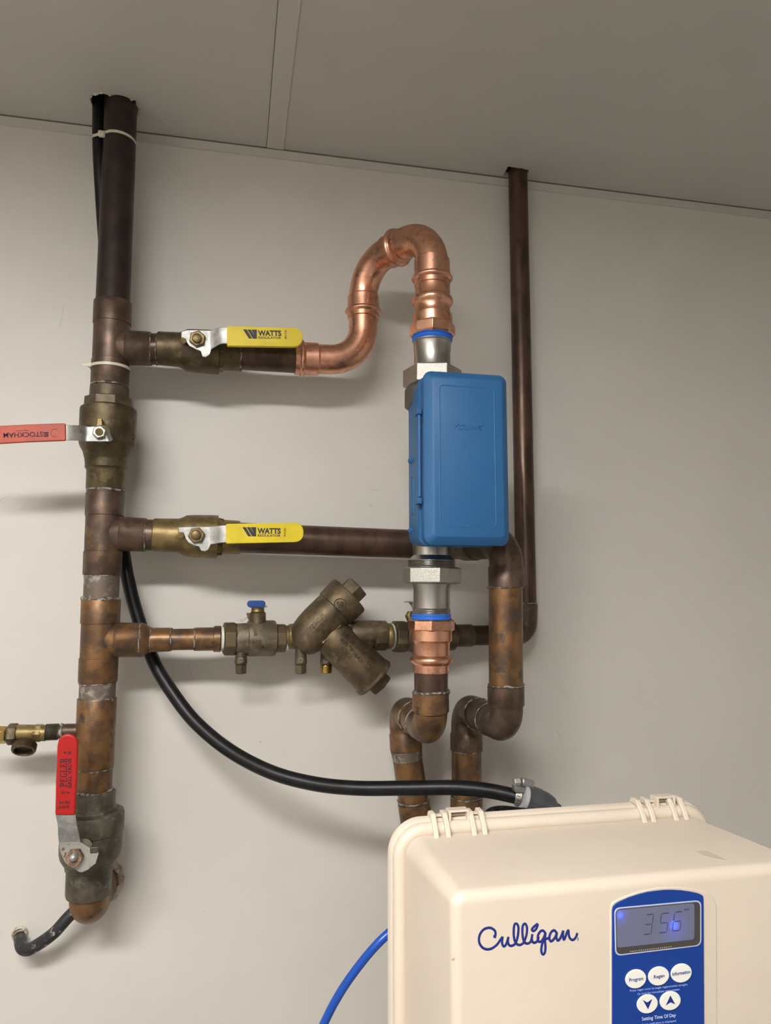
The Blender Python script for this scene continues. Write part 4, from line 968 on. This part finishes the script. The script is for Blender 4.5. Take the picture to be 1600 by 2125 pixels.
# blue control panel
ol = [(1271, 2330), (1271, 1890), (1272.5, 1882), (1278, 1876), (1286.5, 1871), (1306, 1862.5), (1327, 1855.8), (1345, 1851.5), (1362.5, 1849), (1380, 1847.3), (1398, 1847), (1416, 1848.3), (1434, 1851), (1448, 1854), (1456, 1857), (1459.5, 1860), (1460.5, 1866), (1463, 2330)]
bz = [(1266, 2335), (1266, 1886), (1270, 1873), (1286, 1864), (1327, 1849), (1362.5, 1842), (1398, 1840), (1434, 1844), (1463, 1850), (1480, 1860), (1488, 1880), (1490, 2335)]
obj('panel_bezel', ppoly(bz, Yf-.0007, .003), M_cream, t, bevel=.0011, bseg=4)
Yq = Yf-.0018
pn = obj('control_panel', ppoly(ol, Yq, .002), M_panel, t, bevel=.0004)
def rquad(c, r, n=5):
    out = []
    for i in range(4):
        p = Vector(c[i]); a = (Vector(c[i-1])-p).normalized(); b = (Vector(c[(i+1) % 4])-p).normalized()
        for k in range(n+1):
            u = k/n; out.append(tuple((p+a*r)*(1-u)**2+p*2*u*(1-u)+(p+b*r)*u*u))
    return out
lcd = obj('lcd_frame', ppoly(rquad([(1275, 1884.5), (1455.5, 1868), (1455.5, 1962.5), (1277, 1984)], 13), Yq-.0006, .0008), M_lbord, pn)
obj('lcd_border_dark', ppoly(rquad([(1277.5, 1887), (1453, 1870.8), (1453, 1960.5), (1279.5, 1981)], 11), Yq-.0009, .0008), M_lcdk, lcd)
# LCD backlit by two blue leds
ml = bpy.data.materials.new('lcd_screen'); ml.use_nodes = True; N = ml.node_tree.nodes; Lk = ml.node_tree.links; b_ = N['Principled BSDF']
b_.inputs['Base Color'].default_value = (.13, .14, .22, 1); b_.inputs['Roughness'].default_value = .25
geo = N.new('ShaderNodeNewGeometry'); tot = None
for (x, y, R_, s) in ((1287, 1899, 10, 2.2), (1399, 1920, 14, 2.2), (1287, 1899, 30, .25), (1399, 1925, 45, .2)):
    dd_ = N.new('ShaderNodeVectorMath'); dd_.operation = 'DISTANCE'; dd_.inputs[1].default_value = P(x, y, Yq-.0011)
    Lk.new(geo.outputs['Position'], dd_.inputs[0]); mr = N.new('ShaderNodeMapRange'); mr.interpolation_type = 'SMOOTHERSTEP'
    mr.inputs['From Min'].default_value = Wd(R_, P(x, y, Yq)); mr.inputs['From Max'].default_value = 0; mr.inputs['To Max'].default_value = s
    Lk.new(dd_.outputs['Value'], mr.inputs['Value'])
    if tot is None: tot = mr.outputs['Result']
    else:
        ad = N.new('ShaderNodeMath'); Lk.new(tot, ad.inputs[0]); Lk.new(mr.outputs['Result'], ad.inputs[1]); tot = ad.outputs[0]
b_.inputs['Emission Color'].default_value = (.01, .06, 1, 1); Lk.new(tot, b_.inputs['Emission Strength'])
scr = obj('lcd_screen', ppoly(rquad([(1279.5, 1889), (1441, 1874), (1441, 1949.5), (1281, 1967)], 7), Yq-.0011, .0006), ml, lcd)
def seg7(x, y, w_, h_, on):
    s = -.14; q = lambda u, v: (x+u*w_+(1-v)*h_*.13, y+(v*h_)+(u*w_)*-.10)
    e_ = {'a': ((.1, 0), (.95, 0)), 'b': ((1, .04), (1, .46)), 'c': ((1, .54), (1, .96)), 'd': ((.05, 1), (.95, 1)), 'e': ((0, .54), (0, .96)), 'f': ((0, .04), (0, .46)), 'g': ((.08, .5), (.92, .5))}
    return [[q(*e_[k][0]), q(*e_[k][1])] for k in on]
ln = seg7(1335, 1898.5, 16, 41, 'abgcd')+seg7(1367.5, 1896, 16, 40, 'afgcd')+seg7(1395, 1893, 16, 39, 'afgcde')+[[(1361.5, 1909), (1361.7, 1909.8)], [(1359.5, 1923), (1359.7, 1923.8)]]
obj('digits', strokes(ln, 1.9, Yq-.0011, .0002, smooth=False), M_lseg, scr)
obj('pm_mark', text('PM', (1421, 1890.5), (1430, 1889.7), 5, Yq-.0011, t=.0001), M_lseg, scr)
bm = bmesh.new()
for k in range(20): ppoly([(1308+k*4.4, 1974-k*.52), (1310+k*4.4, 1973.8-k*.52), (1310+k*4.4, 1975.4-k*.52), (1308+k*4.4, 1975.6-k*.52)], Yq-.0011, .0003, bm)
obj('contact_dots', bm, M_gold, lcd)
for (x, y, lab, p0, p1) in ((1320, 2032, 'Program', (1306, 2037.5), (1335, 2033.5)), (1367.5, 2026, 'Regen', (1357, 2031), (1379, 2027.5)), (1414.5, 2020, 'Information', (1395.5, 2025), (1432.5, 2019.5)), (1344, 2084, None, 0, 0), (1391.5, 2077.5, None, 0, 0)):
    o = [(x+21.5*math.cos(a), y+19.5*math.sin(a)-2.2*math.cos(a)) for a in [2*math.pi*k/40 for k in range(40)]]
    bt = obj('button', ppoly(o, Yq-.0012, .0016), M_lbtn, pn, bevel=.0005)
    if lab: obj('lettering', text(lab, p0, p1, 7, Yq-.0012, t=.0002, bold=.01), M_logo, bt)
    elif x < 1360: obj('arrow', ppoly([(1334, 2075), (1343.5, 2080.5), (1353.5, 2073.5), (1345, 2094.5)], Yq-.0014, .0006), M_logo, bt)
    else: obj('arrow', ppoly([(1382, 2086.5), (1391.5, 2066), (1401, 2084), (1391.5, 2080)], Yq-.0014, .0006), M_logo, bt)
obj('lettering', text('Press regen once to begin regeneration tonight,', (1307, 2058), (1427, 2044.5), 4.2, Yq, t=.0002), M_ltxt, pn)
obj('lettering', text('Or hold for immediate regeneration.', (1323, 2065), (1411, 2054.5), 4.2, Yq, t=.0002), M_ltxt, pn)
obj('lettering', text('Setting Time Of Day', (1332, 2118), (1402.5, 2109.5), 7, Yq, t=.0002, bold=.004), mat('panel_text_light', (.45, .52, .7), .4), pn)
obj('lettering', text('Press until time is displayed', (1332, 2128), (1402.5, 2120), 4, Yq, t=.0002), M_ltxt, pn)
# script wordmark
def c7(x, y): return (980+x/6.154, 1840+y/6.154)
SC = [[(286, 655), (297, 610), (290, 565), (250, 532), (205, 525), (145, 547), (100, 605), (85, 675), (100, 740), (145, 787), (205, 800), (265, 780), (320, 735), (358, 680), (388, 638)],
      [(388, 638), (380, 700), (388, 745), (408, 762), (432, 735), (452, 680), (462, 640)], [(462, 640), (455, 700), (470, 745), (505, 755), (545, 730), (572, 670), (587, 590), (588, 510), (565, 472), (540, 485), (530, 540), (530, 620), (542, 690), (570, 732), (605, 745), (645, 725), (675, 670), (695, 600), (698, 520), (678, 475), (650, 488), (640, 540), (642, 620), (655, 685), (680, 720), (715, 724), (748, 695), (768, 605)],
      [(768, 605), (760, 660), (772, 705), (800, 715), (832, 690), (848, 640)],
      [(838, 472), (790, 508), (762, 545), (780, 566), (805, 552), (825, 520), (838, 472)],
      [(935, 595), (905, 562), (872, 570), (842, 615), (838, 675), (858, 705), (888, 690), (918, 640), (935, 595), (928, 680), (935, 770), (926, 840), (905, 865), (884, 838), (884, 775), (905, 700), (945, 668), (985, 655)],
      [(1080, 592), (1050, 560), (1020, 568), (992, 610), (985, 665), (1005, 698), (1035, 678), (1065, 630), (1080, 592), (1074, 650), (1095, 688), (1125, 655), (1148, 600), (1162, 560)],
      [(1162, 560), (1158, 620), (1170, 678), (1190, 640), (1208, 585), (1228, 558), (1232, 610), (1245, 655), (1275, 680), (1305, 668), (1330, 630), (1340, 590)]]
bm = strokes([[c7(*p) for p in l] for l in SC], 5.3, Yf-.0001, .0004)
strokes([[c7(283, 645), c7(290, 620)], [c7(1345, 668), c7(1352, 668)]], 6.6, Yf-.0001, .0005, bm, smooth=False)
obj('wordmark', bm, M_logo, t, ang=60)
# scuff marks on the cover top and the nick on the left edge
def topmark(pts, m, nm):
    q = []
    for x, y in pts:
        d = ray(x, y); a_ = Vector((0, Yf, fz1)); sl = (kz1-fz1)/(Yk-Yf-.0); nrm = Vector((0, -sl, 1)); k_ = (a_-CAM).dot(nrm)/d.dot(nrm); q.append(CAM+d*k_)
    obj(nm, poly([p+Vector((0, 0, .0002)) for p in q], Vector((0, 0, -.0006))), m, t)
topmark([(1443, 1766), (1468, 1766), (1492, 1777), (1512, 1787), (1488, 1783), (1462, 1777)], mat('scuff_light', (.50, .42, .325), .5), 'scuff_mark')
obj('nick', cyl(P(939.5, 1987, Yf+.003), P(939.5, 1987, Yf+.006), .0013), M_scuff, t)
# pressure tank, bypass fitting
tx = (fx0+fx1)/2; prof = [(0.0, .105), (.02, .12), (.60, .12), (.70, .11), (.78, .07), (.80, .055), (kz0+.03, .055)]
obj('tank', sweep(bmesh.new(), [Vector((tx, -.62, z)) for z, r in prof], [r for z, r in prof], 48), M_tank, t)
obj('bypass_fitting', sweep(bmesh.new(), spline([P(x, y, -.40) for x, y in ((1012, 1694), (1022, 1686), (1045, 1683), (1075, 1686), (1100, 1690), (1140, 1704))], 5), [.008]*26, 16), M_blk, t)
obj('bypass_cap', sweep(bmesh.new(), [P(1060, 1692, -.40)+Vector((0, 0, -.12)), P(1060, 1692, -.40)], [.03, .03], 24), M_blk, t)
bm = bmesh.new()
for x, y in ((1030, 1682), (1042, 1680), (1098, 1684)): box(P(x, y, -.405), .006, .008, .008, bm)
obj('bypass_lugs', bm, M_blk, t)
# blue tube
pts = [P(x, y, Y) for x, y, Y in ((590, 2420, -.60), (625, 2240, -.60), (665, 2140, -.61), (700, 2070, -.62), (742, 2008, -.63), (790, 1952, -.64), (850, 1900, -.63))]
pts = [Vector((pts[0].x-.02, pts[0].y, .01)), Vector((pts[0].x-.015, pts[0].y, pts[0].z*.5))]+pts
sp = spline(pts, 8)
tag(obj('drain_tube', sweep(bmesh.new(), sp, [Wd(18, pts[5])/2]*len(sp), 20), M_btube, ang=60), 'thin bright blue plastic tube curving down left of the cream box', 'tube')
# scratches on the wall
bm = strokes([[(133, 632), (130, 650), (124, 680)], [(0, 1042), (4, 1034), (12, 1032)], [(770, 1015), (780, 1017), (786, 1016)], [(388, 1378), (396, 1398), (402, 1416)], [(1005, 420), (1012, 422)], [(310, 1162), (314, 1172)], [(1155, 1515), (1163, 1530)]], .9, -.0001, .0002, smooth=False)
obj('scratch_marks', bm, mat('scratch', (.47, .44, .40), .7), wall)

# repeats share a group
GR = {'pipe_tee': 'copper tees on the riser', 'ball_valve': 'lever ball valves', 'test_cock': 'test cocks under the backflow line', 'pipe_elbow': 'old soldered copper elbows',
      'press_elbow': 'new copper loop elbows', 'thread_tape': 'white thread tape wraps', 'isolation_valve': 'bronze isolation valves beside the backflow preventer', 'cable_tie': 'pale cable ties on the riser',
      'threaded_adapter': 'copper threaded adapters', 'pipe_nipple': 'short pipe nipples', 'copper_pipe': 'old copper pipes', 'pipe_coupling': 'pipe couplings'}
for o in COL.objects:
    if o.parent is None and o.name.split('.')[0] in GR and 'label' in o: o['group'] = GR[o.name.split('.')[0]]
